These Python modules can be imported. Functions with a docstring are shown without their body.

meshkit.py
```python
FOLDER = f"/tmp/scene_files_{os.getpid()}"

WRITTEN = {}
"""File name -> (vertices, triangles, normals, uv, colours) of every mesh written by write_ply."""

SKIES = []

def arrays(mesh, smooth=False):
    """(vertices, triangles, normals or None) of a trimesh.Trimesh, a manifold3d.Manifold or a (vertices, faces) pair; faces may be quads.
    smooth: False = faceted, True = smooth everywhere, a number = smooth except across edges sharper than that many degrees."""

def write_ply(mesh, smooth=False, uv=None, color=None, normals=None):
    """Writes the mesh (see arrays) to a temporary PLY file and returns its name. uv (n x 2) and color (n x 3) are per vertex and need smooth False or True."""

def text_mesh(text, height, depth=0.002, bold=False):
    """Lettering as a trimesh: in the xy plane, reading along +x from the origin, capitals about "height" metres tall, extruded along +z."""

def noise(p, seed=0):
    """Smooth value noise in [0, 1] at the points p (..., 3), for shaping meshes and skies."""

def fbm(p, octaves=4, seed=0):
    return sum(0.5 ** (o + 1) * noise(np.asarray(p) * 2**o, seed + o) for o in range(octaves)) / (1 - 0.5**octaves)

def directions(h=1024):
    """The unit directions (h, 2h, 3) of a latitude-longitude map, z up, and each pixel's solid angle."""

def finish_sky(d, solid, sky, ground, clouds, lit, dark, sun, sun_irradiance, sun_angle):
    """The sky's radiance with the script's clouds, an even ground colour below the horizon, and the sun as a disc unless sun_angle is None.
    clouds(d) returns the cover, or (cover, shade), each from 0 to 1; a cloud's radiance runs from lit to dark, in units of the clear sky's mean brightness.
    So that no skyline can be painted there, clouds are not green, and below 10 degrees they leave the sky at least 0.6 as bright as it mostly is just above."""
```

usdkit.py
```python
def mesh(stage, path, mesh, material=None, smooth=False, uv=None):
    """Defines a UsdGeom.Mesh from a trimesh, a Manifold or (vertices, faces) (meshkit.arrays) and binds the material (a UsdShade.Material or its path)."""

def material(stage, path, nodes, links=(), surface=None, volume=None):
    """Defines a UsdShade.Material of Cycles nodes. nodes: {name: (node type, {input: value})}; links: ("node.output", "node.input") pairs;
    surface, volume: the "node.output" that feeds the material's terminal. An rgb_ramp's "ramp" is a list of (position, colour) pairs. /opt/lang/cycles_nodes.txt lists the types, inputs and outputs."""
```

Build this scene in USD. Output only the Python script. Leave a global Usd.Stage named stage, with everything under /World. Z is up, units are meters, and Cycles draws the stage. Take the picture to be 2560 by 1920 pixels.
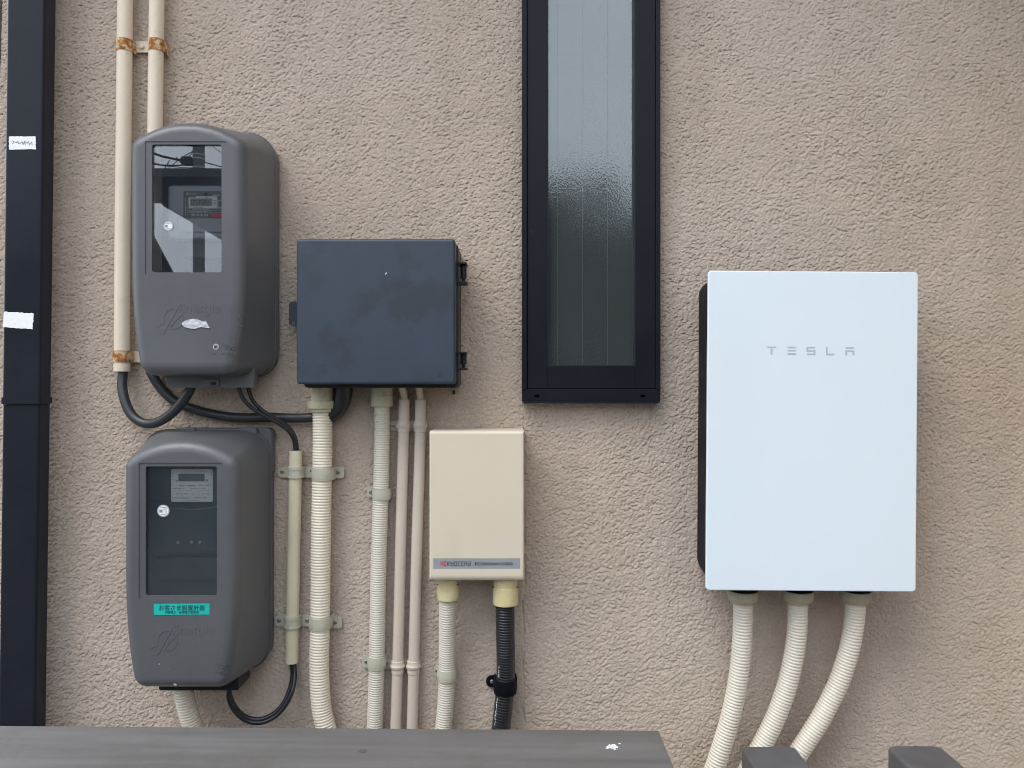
import math, random, json
import numpy as np, trimesh, usdkit, meshkit
from pxr import Usd, UsdGeom, UsdLux, UsdShade, Gf, Sdf
from manifold3d import Manifold
from shapely.geometry import Polygon, Point, LineString, box as sbox
from shapely.ops import unary_union
from shapely import affinity
from scipy.ndimage import gaussian_filter
from scipy.interpolate import CubicSpline

stage = Usd.Stage.CreateInMemory()
UsdGeom.SetStageUpAxis(stage, "Z"); UsdGeom.SetStageMetersPerUnit(stage, 1.0)
UsdGeom.Xform.Define(stage, "/World")
mat = lambda name, *a, **k: usdkit.material(stage, "/World/Looks/" + name, *a, **k)

# ---------------------------------------------------------------- camera, sky, sun
DIST, EYE, FOC = 1.70, 1.50, 1934.0        # metres from the wall, eye height, focal length in photograph pixels (2560 wide)
cam = UsdGeom.Camera.Define(stage, "/World/camera")
cam.CreateHorizontalApertureAttr(36.0); cam.CreateVerticalApertureAttr(27.0)
cam.CreateFocalLengthAttr(36.0 * FOC / 2560)
cam.CreateClippingRangeAttr(Gf.Vec2f(0.05, 2000))
cam.CreateExposureAttr(0.55)
ux = UsdGeom.Xformable(cam)
ux.AddTranslateOp().Set(Gf.Vec3d(0, -DIST, EYE)); ux.AddRotateXOp().Set(90.0)

SUN_AZ, SUN_EL = math.radians(224), math.radians(57)      # towards the sun: in front of the wall, a little to the left
CLOUD = (11.9, 13.0, 14.5)
sky = UsdLux.DomeLight.Define(stage, "/World/sky")
sky.CreateIntensityAttr(1.0)
skym = mat("sky_cloud", {
    "tc": ("texture_coordinate", {}),
    "map": ("mapping", {"scale": (1.4, 1.4, 3.0)}),
    "n": ("noise_texture", {"scale": 1.6, "detail": 5.0, "roughness": 0.55}),
    "r": ("rgb_ramp", {"ramp": [(0.25, (0.80, 0.80, 0.80)), (0.75, (1.0, 1.0, 1.0))]}),
    "sky": ("sky_texture", {"sky_type": "single_scattering", "sun_disc": False, "sun_elevation": SUN_EL, "sun_rotation": SUN_AZ}),
    "c": ("mix_color", {"blend_type": "multiply", "fac": 1.0, "a": CLOUD, "use_clamp": False}),
    "m": ("mix_color", {"blend_type": "mix", "fac": 0.9, "use_clamp": False}),
    "b": ("background_shader", {"strength": 0.13})},
    [("tc.generated", "map.vector"), ("map.vector", "n.vector"), ("n.fac", "r.fac"), ("r.color", "c.b"),
     ("sky.color", "m.a"), ("c.result", "m.b"), ("m.result", "b.color")], surface="b.background")
UsdShade.MaterialBindingAPI.Apply(sky.GetPrim()).Bind(skym)
sun = UsdLux.DistantLight.Define(stage, "/World/sun")
sun.CreateIntensityAttr(0.40); sun.CreateAngleAttr(34.0); sun.CreateNormalizeAttr(True)
sun.GetPrim().CreateAttribute("inputs:normalize", Sdf.ValueTypeNames.Bool).Set(True)
sun.CreateColorAttr(Gf.Vec3f(1.0, 0.97, 0.93))
sx = UsdGeom.Xformable(sun)
sx.AddRotateZOp().Set(-math.degrees(SUN_AZ)); sx.AddRotateXOp().Set(-(90 - math.degrees(SUN_EL)))

# ---------------------------------------------------------------- helpers
ORIGIN, USED = {}, {}

def fresh(parent, name):
    n = USED.get((parent, name), 0); USED[(parent, name)] = n + 1
    return f"{parent}/{name}" + (f"_{n:03d}" if n else "")

def tag(prim, label=None, category=None, group=None, kind=None):
    for k, v in (("label", label), ("category", category), ("group", group), ("kind", kind)):
        if v: prim.SetCustomDataByKey(k, v)

def thing(name, label, category, loc=(0, 0, 0), group=None):
    path = fresh("/World", name)
    x = UsdGeom.Xform.Define(stage, path)
    x.AddTranslateOp().Set(Gf.Vec3d(*map(float, loc)))
    ORIGIN[path] = np.array(loc, float)
    tag(x.GetPrim(), label, category, group)
    return path

def obj(name, mesh, material, parent=None, smooth=35, label=None, category=None, group=None, kind=None):
    """One mesh given in world coordinates; under a parent it is stored relative to the thing's base."""
    parent = parent or "/World"
    path = fresh(parent, name)
    o = ORIGIN.get(parent, np.zeros(3))
    v, f, _ = meshkit.arrays(mesh, False)
    m = usdkit.mesh(stage, path, (np.asarray(v) - o, f), material, smooth=smooth)
    m.CreateDoubleSidedAttr(True)
    ORIGIN[path] = o
    tag(m.GetPrim(), label, category, group, kind)
    return path

S = lambda d: (DIST - d) / FOC
X = lambda px, d: (px - 1280.0) * S(d)
Z = lambda py, d: EYE - (py - 960.0) * S(d)
P = lambda px, py, d: np.array([X(px, d), -d, Z(py, d)])

def cat(*ms):
    out = []
    for m in ms:
        if m is None: continue
        v, f, _ = meshkit.arrays(m, False)
        out.append(trimesh.Trimesh(v, f, process=False))
    return trimesh.util.concatenate(out)

def to_man(m):
    import manifold3d
    v, f, _ = meshkit.arrays(m, False)
    t = trimesh.Trimesh(v, f); t.merge_vertices()
    return Manifold(manifold3d.Mesh(np.asarray(t.vertices, np.float32), np.asarray(t.faces, np.uint32)))

def rrect(x0, x1, z0, z1, r, n=6):
    if r <= 0: return np.array([[x0, z0], [x1, z0], [x1, z1], [x0, z1]], float)
    out = []
    for cx, cz, a in ((x1 - r, z0 + r, -90), (x1 - r, z1 - r, 0), (x0 + r, z1 - r, 90), (x0 + r, z0 + r, 180)):
        for t in np.radians(np.linspace(a, a + 90, n + 1)):
            out.append((cx + r * math.cos(t), cz + r * math.sin(t)))
    return np.array(out)

def hull(loops):
    pts = np.vstack([np.c_[p[:, 0], np.full(len(p), -d), p[:, 1]] for p, d in loops])
    return Manifold.hull_points(pts)

def inset(p, k):
    if k == 0: return np.asarray(p, float)
    g = Polygon(p).buffer(-k)
    return np.array(g.exterior.coords[:-1])

def slab(x0, x1, z0, z1, d0, d1, rc=0.004, re=0.002, n=5):
    """Rounded box flat against the wall direction: corners rc, front edge re."""
    loops = [(rrect(x0, x1, z0, z1, rc), d0)]
    for t in np.linspace(0, math.pi / 2, n):
        k = re * (1 - math.cos(t))
        loops.append((rrect(x0 + k, x1 - k, z0 + k, z1 - k, max(rc - k, 1e-4)), d1 - re + re * math.sin(t)))
    return hull(loops)

def cube(x0, x1, z0, z1, d0, d1):
    return hull([(rrect(x0, x1, z0, z1, 0), d0), (rrect(x0, x1, z0, z1, 0), d1)])

def ext(poly, d0, d1):
    """Extrudes a shapely shape in (x, z) from depth d0 to d1 off the wall."""
    out = []
    for g in getattr(poly, "geoms", [poly]):
        if g.is_empty or g.area < 1e-9: continue
        m = trimesh.creation.extrude_polygon(g, d1 - d0, engine="earcut")
        v = np.array(m.vertices); m.vertices = np.c_[v[:, 0], -(d0 + v[:, 2]), v[:, 1]]
        out.append(m)
    return trimesh.util.concatenate(out)

def ext_up(poly, z0, z1):
    """Extrudes a shapely shape in (x, depth) from height z0 to z1."""
    out = []
    for g in getattr(poly, "geoms", [poly]):
        m = trimesh.creation.extrude_polygon(g, z1 - z0, engine="earcut")
        v = np.array(m.vertices); m.vertices = np.c_[v[:, 0], -v[:, 1], z0 + v[:, 2]]; m.invert()
        out.append(m)
    return trimesh.util.concatenate(out)

def lathe(profile, x, d, n=40):
    """Turned solid about a vertical axis: profile of (radius, height), from the bottom up."""
    pr = np.array(profile, float)
    a = np.linspace(0, 2 * math.pi, n, endpoint=False)
    v = np.vstack([np.c_[x + r * np.cos(a), -d + r * np.sin(a), np.full(n, z)] for r, z in pr] + [[[x, -d, pr[0, 1]], [x, -d, pr[-1, 1]]]])
    f, k = [], len(pr)
    for i in range(k - 1):
        for j in range(n):
            q = (j + 1) % n
            f += [[i * n + j, i * n + q, (i + 1) * n + q], [i * n + j, (i + 1) * n + q, (i + 1) * n + j]]
    for j in range(n):
        q = (j + 1) % n
        f += [[k * n, q, j], [k * n + 1, (k - 1) * n + j, (k - 1) * n + q]]
    return v, np.array(f)

def spline(pts, step=0.002):
    pts = np.array(pts, float)
    t = np.r_[0, np.cumsum(np.linalg.norm(np.diff(pts, axis=0), axis=1))]
    c = CubicSpline(t, pts)
    fine = c(np.linspace(0, t[-1], 1500))
    s = np.r_[0, np.cumsum(np.linalg.norm(np.diff(fine, axis=0), axis=1))]
    u = np.linspace(0, s[-1], max(int(s[-1] / step), 4))
    return np.stack([np.interp(u, s, fine[:, k]) for k in range(3)], 1), u

def tube(pts, r, sides=24, step=0.004, pitch=0, amp=0, per=6, smooth_path=True):
    if pitch: step = pitch / per
    if smooth_path: path, s = spline(pts, step)
    else:
        path = np.array(pts, float); s = np.r_[0, np.cumsum(np.linalg.norm(np.diff(path, axis=0), axis=1))]
    T = np.gradient(path, axis=0); T /= np.linalg.norm(T, axis=1, keepdims=True)
    n = np.cross(T[0], [0, 1, 0]); n = n / np.linalg.norm(n) if np.linalg.norm(n) > 1e-6 else np.array([1.0, 0, 0])
    rr = np.full(len(path), r, float)
    if pitch:
        ph = (s / pitch) % 1.0
        w = np.sqrt(np.clip(1 - (np.abs(ph - 0.5) / 0.5) ** 2, 0, 1))       # broad round ribs with narrow grooves
        rr = r - amp * (1 - w)
    rows, a = [], np.linspace(0, 2 * math.pi, sides, endpoint=False)
    for i in range(len(path)):
        n = n - T[i] * (n @ T[i]); n /= np.linalg.norm(n)
        b = np.cross(T[i], n)
        rows.append(path[i] + rr[i] * (np.cos(a)[:, None] * n + np.sin(a)[:, None] * b))
    v = np.vstack(rows + [path[:1], path[-1:]]); k = len(path)
    i, j = np.meshgrid(np.arange(k - 1), np.arange(sides), indexing="ij"); i, j = i.ravel(), j.ravel(); q = (j + 1) % sides
    A, B, C, D = i * sides + j, i * sides + q, (i + 1) * sides + q, (i + 1) * sides + j
    f = np.vstack([np.c_[A, B, C], np.c_[A, C, D]])
    jj = np.arange(sides); qq = (jj + 1) % sides
    f = np.vstack([f, np.c_[np.full(sides, k * sides), qq, jj], np.c_[np.full(sides, k * sides + 1), (k - 1) * sides + jj, (k - 1) * sides + qq]])
    return v, f

def screw(x, z, d, r=0.0042):
    m = hull([(rrect(x - r * (1 - k), x + r * (1 - k), z - r * (1 - k), z + r * (1 - k), r * (1 - k) * 0.999, 5), d + h) for k, h in ((0, 0), (0, 0.001), (0.18, 0.0018), (0.5, 0.0023))])
    for w, h in ((r * 0.62, r * 0.16), (r * 0.16, r * 0.62)):
        m = m - cube(x - w, x + w, z - h, z + h, d + 0.0012, d + 0.006)
    return m

GLYPHS = json.loads('''{"お":[[[43,39,43,42,45,45,47,45,59,38,62,34,59,30,57,30,50,36]],[[6,5,6,11,8,15,12,19,20,24,20,33,7,34,7,40,20,40,20,52,27,52,27,41,40,43,39,36,26,34,26,26,46,27,52,24,56,18,56,8,54,4,48,-1,42,-3,33,-3,31,3,44,5,48,8,49,17,46,20,43,21,34,21,26,18,27,3,26,-1,23,-4,17,-4,12,-2],[14,6,16,4,20,4,20,15,14,12,13,9]]],"客":[[[1,14,2,16,22,21,24,23,20,29,11,25,10,23,5,27,5,29,11,31,16,36,18,36,22,42,11,43,11,36,4,35,4,49,28,49,27,54,28,55,33,55,36,49,60,49,60,35,53,35,53,43,30,43,30,39,48,39,50,37,50,34,47,32,47,30,40,25,41,22,54,18,63,17,60,11,51,12,51,-6,50,-7,44,-7,43,-5,22,-5,20,-7,14,-7,14,11,3,10,3,13],[21,2,44,1,44,9,21,9],[26,32,32,27,38,32,26,33],[27,16,27,15,38,16,33,19]]],"さ":[[[9,35,9,41,34,40,31,48,31,51,33,52,38,52,41,41,53,44,56,43,56,37,44,35,47,26,53,19,50,14,33,16,34,22,42,21,42,24,40,25,36,34,18,33]],[[11,6,11,14,13,20,20,21,21,18,18,13,19,6,27,3,49,4,49,-3,26,-4,21,-3,15,0]]],"ま":[[[11,2,11,10,14,14,21,17,31,18,31,23,30,24,12,24,11,25,11,31,30,31,30,37,12,38,11,39,12,45,30,43,30,51,37,52,38,51,37,44,54,45,55,44,54,38,44,38,37,36,37,30,55,32,55,25,39,24,37,22,38,15,49,11,54,6,56,6,56,3,53,-1,51,-1,45,5,39,7,37,0,32,-4,18,-4,14,-2],[18,9,18,4,21,2,28,2,31,4,31,10,30,11,23,11]]],"設":[[[5,-6,5,18,25,18,26,17,26,0,35,3,36,5,36,8,31,13,29,19,26,21,5,21,5,27,25,28,24,29,5,29,5,35,25,35,28,33,32,40,32,52,53,52,54,51,54,35,61,35,61,29,48,30,47,46,39,46,38,37,31,27,59,25,56,15,49,5,53,2,62,0,63,-2,61,-5,59,-7,54,-6,42,0,40,-2,28,-7,26,-7,23,-3,11,-3,11,-6],[36,18,43,10,49,16,50,19,37,20],[11,4,19,3,19,12,11,12]],[[2,44,13,44,9,53,12,55,15,55,19,48,19,44,28,44,28,38,2,38]]],"置":[[[3,35,8,36,6,39,6,51,7,52,58,52,58,38,57,37,60,35,60,30,34,30,33,29,52,28,53,27,53,1,61,1,61,-5,3,-5,4,1,11,1,11,28,25,28,26,29,4,30],[51,46,43,47,43,43,51,43],[18,2,45,1,46,2,19,3],[18,22,45,21,46,22,19,23],[19,16,19,14,46,15,45,16],[28,44,36,43,36,47,28,47],[13,44,21,43,21,47,13,47]]],"計":[[[6,27,29,27,28,29,6,29,6,35,29,35,30,33,42,33,42,53,43,54,49,53,49,33,62,33,62,26,49,26,49,-7,42,-7,42,26,29,26,28,21,6,21]],[[3,44,14,44,11,53,16,55,21,48,21,44,31,44,32,39,31,38,3,38]],[[6,17,7,18,29,18,29,-3,14,-3,12,-6,7,-6,6,-5],[13,4,23,3,23,12,13,12]]],"器":[[[3,8,1,13,13,18,14,20,3,21,2,27,23,27,25,31,7,32,7,52,29,52,29,34,33,34,34,51,35,52,57,52,57,32,50,31,52,27,62,27,62,22,48,20,54,16,63,13,60,8,57,8,57,-6,56,-7,52,-7,49,-5,42,-5,41,-7,35,-7,35,15,42,16,37,21,25,21,21,17,21,15,29,15,29,-6,28,-7,23,-7,21,-5,14,-5,13,-7,8,-7,7,-6,7,8],[41,2,50,1,50,9,41,9],[41,39,50,38,50,46,41,46],[33,32,32,27,41,28,38,30,38,32,35,32],[14,2,22,1,22,9,14,9],[14,39,22,38,22,46,14,46]]],"中":[[[5,43,28,43,29,55,35,55,35,43,58,43,59,42,59,11,52,11,51,14,35,14,35,-7,29,-7,28,-6,28,14,13,14,11,10,5,11],[35,22,52,21,52,36,35,36],[28,35,12,36,12,21,28,21]]],"国":[[[4,51,5,52,59,52,59,-7,53,-7,51,-3,13,-3,11,-4,11,-7,5,-7,4,-5],[13,46,11,44,11,3,52,3,51,7,14,7,14,13,28,14,28,22,17,22,16,23,16,28,28,28,28,36,15,36,14,41,15,42,49,42,49,36,35,36,35,29,48,28,48,22,44,22,44,20,47,18,48,13,51,12,52,46],[35,14,42,13,37,19,37,22,35,22]]],"電":[[[4,30,4,44,8,45,8,52,56,52,56,45,60,44,60,30,54,29,54,26,37,26,37,37,52,37,52,31,53,31,54,38,35,39,35,25,54,24,55,23,55,7,60,7,63,5,61,-3,57,-6,33,-6,29,-3,28,2,16,2,16,-1,10,-1,9,0,9,23,28,24,28,26,11,26,10,29],[56,3,36,2,35,1,54,0],[35,9,47,8,48,9,36,10],[36,18,35,15,48,15,48,18],[12,31,12,37,27,37,28,39,10,39,10,31],[16,9,27,8,28,9,17,10],[16,16,28,15,28,18,16,18],[28,32,27,31,28,31]]],"力":[[[3,-1,10,3,18,12,23,22,25,32,24,34,5,34,4,35,5,41,25,41,25,54,26,55,32,55,32,41,59,41,57,8,55,-1,52,-5,36,-6,34,-2,34,1,46,0,49,4,51,17,51,34,32,34,29,18,22,5,8,-7,6,-7,5,-4,3,-4]]],"余":[[[1,30,1,33,17,41,31,55,36,54,37,50,47,41,63,34,63,31,60,28,57,28,51,31,50,29,36,28,36,22,59,22,58,15,46,14,60,1,60,-2,57,-4,54,-4,41,9,41,11,45,13,45,15,37,15,35,-5,31,-7,21,-7,19,-3,20,0,26,-1,29,0,29,15,6,15,5,22,29,22,29,28,27,29,14,29,14,31,13,31,7,27,4,27],[21,36,21,35,43,36,32,46]],[[3,-2,3,1,9,4,16,13,20,13,23,11,21,7,8,-5]]],"剰":[[[43,-2,44,0,53,0,53,53,59,54,60,53,60,-2,55,-7,45,-7]],[[1,-1,1,1,5,3,14,13,14,14,3,15,3,19,8,21,8,25,2,25,2,31,8,32,8,36,4,36,4,42,18,43,17,45,5,44,3,50,24,52,33,55,37,51,37,49,26,47,24,46,24,43,38,42,38,36,34,36,35,31,40,31,40,46,46,47,47,46,47,9,40,9,40,15,38,14,26,14,27,11,35,7,38,3,35,-1,33,-1,26,6,24,6,24,-7,18,-7,18,6,6,-4,4,-4],[34,20,40,19,40,25,34,25],[24,21,28,20,28,25,24,25],[25,36,24,31,28,31,28,36],[14,21,18,20,18,25,14,25],[14,32,18,31,18,36,14,36]]],"販":[[[2,-3,3,1,8,9,8,10,4,10,4,51,5,52,25,52,25,10,21,9,22,6,24,5,27,9,28,22,29,23,29,51,59,54,62,51,61,48,35,44,35,35,59,35,60,34,60,28,57,18,51,8,55,3,63,-1,60,-7,53,-4,47,2,36,-7,32,-5,31,-1,40,4,42,8,37,20,36,20,33,6,26,-7,20,-4,19,2,15,6,13,6,7,-6],[40,27,45,15,48,15,52,24,52,29,40,29],[10,17,19,16,19,22,10,22],[11,46,10,40,19,40,19,46],[19,33,10,34,10,28,19,28],[13,10,15,8,17,8,17,9]]],"売":[[[3,42,3,48,28,48,29,55,35,55,35,49,36,48,61,48,61,42,35,42,35,37,55,37,55,31,9,31,9,37,28,37,28,42]],[[36,20,43,19,43,1,54,1,55,2,55,9,61,8,61,0,58,-5,39,-5,37,-4,36,-2]],[[5,28,59,28,59,14,52,15,52,22,13,22,11,21,11,14,5,14]],[[2,-3,3,0,7,0,13,3,17,7,20,15,20,20,27,20,25,7,18,-2,7,-7,5,-7]]],"用":[[[1,-4,1,-2,6,4,8,11,9,50,10,51,57,51,58,50,58,-2,55,-6,42,-7,39,-2,40,0,51,0,50,13,36,13,36,-6,29,-6,28,13,15,13,12,1,8,-6,5,-7],[36,21,51,20,51,28,36,28],[36,36,51,35,51,44,36,44],[16,28,15,24,15,20,29,20,29,28],[16,36,29,35,29,44,16,44]]],"新":[[[2,5,8,15,2,16,2,22,15,23,15,27,2,27,2,33,9,34,7,42,3,42,3,48,14,48,13,54,15,55,19,55,23,48,34,48,52,52,55,54,60,50,60,48,41,43,41,33,62,33,62,27,56,27,55,26,55,-6,54,-7,49,-7,49,25,48,27,41,27,39,4,34,-6,32,-6,29,-3,30,2,27,2,25,9,22,12,21,-3,18,-5,11,-5,10,1,15,1,15,16,13,16,13,11,7,1,4,1],[21,24,23,22,34,22,34,27,21,27],[28,16,31,8,33,8,34,16],[29,42,27,33,34,33,34,42],[21,14,23,14,23,16,21,16],[14,42,16,33,20,33,22,37,22,42]]],"大":[[[2,-3,3,0,9,2,18,10,26,26,25,29,3,29,3,36,28,36,29,55,36,54,35,36,61,36,61,29,38,28,41,19,47,10,56,2,62,0,62,-3,58,-7,50,-3,41,6,32,21,31,21,31,18,25,7,17,-1,7,-7]]],"号":[[[3,23,3,29,60,29,61,28,61,23,25,23,22,20,23,17,53,17,53,11,50,-1,45,-6,29,-6,29,-3,27,-1,27,0,42,0,44,3,45,11,12,11,15,23]],[[11,52,53,52,53,33,11,33],[18,40,46,39,46,46,18,46]]]}''')

def cjk(text, x, z, h, d, t=0.0003, track=1.0, bold=0.0):
    """Japanese lettering from outlines: h is the height of one em box."""
    s, polys = h / 64.0, []
    for i, ch in enumerate(text):
        if ch in GLYPHS:
            for rings in GLYPHS[ch]:
                g = Polygon(np.reshape(rings[0], (-1, 2)), [np.reshape(r, (-1, 2)) for r in rings[1:]]).buffer(0)
                polys.append(affinity.affine_transform(g, [s, 0, 0, s, x + i * h * track, z]))
        elif ch == "・":
            polys.append(Point(x + (i * track + 0.5) * h, z + 0.4 * h).buffer(0.06 * h))
    return ext(unary_union(polys).buffer(bold), d, d + t)

def text(s, x, z, h, d, t=0.0004, stretch=1.0, bold=False, width=None):
    m = meshkit.text_mesh(s, h, t, bold)
    v = np.array(m.vertices)
    if width: stretch = width / (v[:, 0].max() - v[:, 0].min())
    v[:, 0] -= v[:, 0].min()
    return trimesh.Trimesh(np.c_[x + v[:, 0] * stretch, -(d + v[:, 2]), z + v[:, 1]], m.faces, process=False)

def strokes(lines, w, cap="flat"):
    return unary_union([LineString(l).buffer(w / 2, cap_style=cap, join_style="mitre") for l in lines])

# ---------------------------------------------------------------- materials
def surface(name, col, rough=0.5, var=0.08, vscale=5.0, grain=0.0, gscale=700.0, tint=None, spec=0.5, coat=0.0, metal=0.0, stretch=(1, 1, 1), dirt=None, dscale=12.0, dlow=0.58, dhigh=0.7, rvar=0.08, fine=0.04):
    """Weathered surface: broad tone drift between two colours, fine speckle, optional dirt patches, fine relief."""
    c = np.array(col, float)
    lo, hi = c * (1 - var), (np.array(tint, float) if tint is not None else c * (1 + var))
    nodes = {
        "g": ("geometry", {}), "map": ("mapping", {"scale": stretch}),
        "n": ("noise_texture", {"scale": vscale, "detail": 5.0, "roughness": 0.6}),
        "r": ("rgb_ramp", {"ramp": [(0.3, lo), (0.7, hi)]}),
        "n2": ("noise_texture", {"scale": 420.0, "detail": 2.0}),
        "r2": ("rgb_ramp", {"ramp": [(0.3, (1 - fine,) * 3), (0.7, (1 + fine,) * 3)]}),
        "mul": ("mix_color", {"blend_type": "multiply", "fac": 1.0, "use_clamp": False}),
        "rr": ("map_range", {"from_min": 0.3, "from_max": 0.7, "to_min": rough - rvar, "to_max": rough + rvar}),
        "p": ("principled_bsdf", {"roughness": rough, "specular_ior_level": spec, "coat_weight": coat, "coat_roughness": 0.08, "metallic": metal})}
    links = [("g.position", "map.vector"), ("map.vector", "n.vector"), ("map.vector", "n2.vector"), ("n.fac", "r.fac"), ("n2.fac", "r2.fac"), ("r.color", "mul.a"), ("r2.color", "mul.b"),
             ("n.fac", "rr.value"), ("rr.result", "p.roughness")]
    out = "mul.result"
    if dirt is not None:
        nodes |= {"nd": ("noise_texture", {"scale": dscale, "detail": 6.0, "roughness": 0.65}),
                  "rd": ("rgb_ramp", {"ramp": [(dlow, (0, 0, 0)), (dhigh, (1, 1, 1))]}),
                  "md": ("mix_color", {"blend_type": "mix", "b": dirt, "use_clamp": False})}
        links += [("g.position", "nd.vector"), ("nd.fac", "rd.fac"), ("rd.color", "md.fac"), (out, "md.a")]
        out = "md.result"
    links.append((out, "p.base_color"))
    if grain:
        nodes |= {"ng": ("noise_texture", {"scale": gscale, "detail": 3.0}), "b": ("bump", {"strength": 1.0, "distance": grain})}
        links += [("g.position", "ng.vector"), ("ng.fac", "b.height"), ("b.normal", "p.normal")]
    return mat(name, nodes, links, surface="p.BSDF")

def pane(name, ior=1.9, rough=0.0, tint=(1, 1, 1), bump=None, haze=0.0, hazecol=(0.5, 0.5, 0.5)):
    """Window pane: clear with mirror reflection by angle, and a thin film of dust or frosting that scatters."""
    nodes = {"t": ("transparent_bsdf", {"color": tint}), "gl": ("glossy_bsdf", {"color": (1, 1, 1), "roughness": rough, "distribution": "ggx"}),
             "d": ("diffuse_bsdf", {"color": hazecol}), "h": ("mix_closure", {"fac": haze}), "f": ("fresnel", {"IOR": ior}), "m": ("mix_closure", {})}
    links = [("t.BSDF", "h.closure1"), ("d.BSDF", "h.closure2"), ("f.fac", "m.fac"), ("h.closure", "m.closure1"), ("gl.BSDF", "m.closure2")]
    if bump:
        nodes |= {"g": ("geometry", {}), "n": ("voronoi_texture", {"scale": bump[0], "feature": "smooth_f1", "smoothness": 0.6, "randomness": 1.0}),
                  "b": ("bump", {"strength": 1.0, "distance": bump[1]})}
        links += [("g.position", "n.vector"), ("n.distance", "b.height"), ("b.normal", "gl.normal"), ("b.normal", "d.normal")]
    return mat(name, nodes, links, surface="m.closure")

STUCCO = mat("stucco", {
    "g": ("geometry", {}),
    "mo": ("mapping", {"location": (3.7, 0.0, 1.9)}),
    "n1": ("noise_texture", {"scale": 1.3, "detail": 4.0, "roughness": 0.55}),
    "r1": ("rgb_ramp", {"ramp": [(0.32, (0.500, 0.408, 0.330)), (0.5, (0.530, 0.440, 0.362)), (0.68, (0.555, 0.475, 0.402))]}),
    "n2": ("noise_texture", {"scale": 9.0, "detail": 5.0, "roughness": 0.6}),
    "r2": ("rgb_ramp", {"ramp": [(0.3, (0.94, 0.945, 0.93)), (0.7, (1.07, 1.05, 1.055))]}),
    "n3": ("noise_texture", {"scale": 160.0, "detail": 3.0}),
    "r3": ("rgb_ramp", {"ramp": [(0.3, (0.9, 0.9, 0.9)), (0.7, (1.08, 1.08, 1.08))]}),
    "m1": ("mix_color", {"blend_type": "multiply", "fac": 1.0, "use_clamp": False}),
    "m2": ("mix_color", {"blend_type": "multiply", "fac": 1.0, "use_clamp": False}),
    "nb": ("noise_texture", {"scale": 420.0, "detail": 4.0, "roughness": 0.65}),
    "b": ("bump", {"strength": 1.0, "distance": 0.0022}),
    "mv": ("mapping", {"scale": (11.0, 11.0, 0.9)}), "n4": ("noise_texture", {"scale": 1.0, "detail": 4.0, "roughness": 0.55}),
    "r4": ("rgb_ramp", {"ramp": [(0.34, (0.955, 0.95, 0.945)), (0.52, (1.0, 1.0, 1.0)), (0.7, (1.02, 1.015, 1.015))]}),
    "m3": ("mix_color", {"blend_type": "multiply", "fac": 1.0, "use_clamp": False}),
    "p": ("principled_bsdf", {"roughness": 0.9, "specular_ior_level": 0.2, "diffuse_roughness": 0.3})},
    [("g.position", "mo.vector"), ("mo.vector", "n1.vector"), ("g.position", "n2.vector"), ("g.position", "n3.vector"), ("g.position", "nb.vector"),
     ("n1.fac", "r1.fac"), ("n2.fac", "r2.fac"), ("n3.fac", "r3.fac"), ("r1.color", "m1.a"), ("r2.color", "m1.b"), ("m1.result", "m2.a"), ("r3.color", "m2.b"),
     ("mo.vector", "mv.vector"), ("mv.vector", "n4.vector"), ("n4.fac", "r4.fac"), ("m2.result", "m3.a"), ("r4.color", "m3.b"), ("m3.result", "p.base_color"), ("nb.fac", "b.height"), ("b.normal", "p.normal")], surface="p.BSDF")

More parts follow.
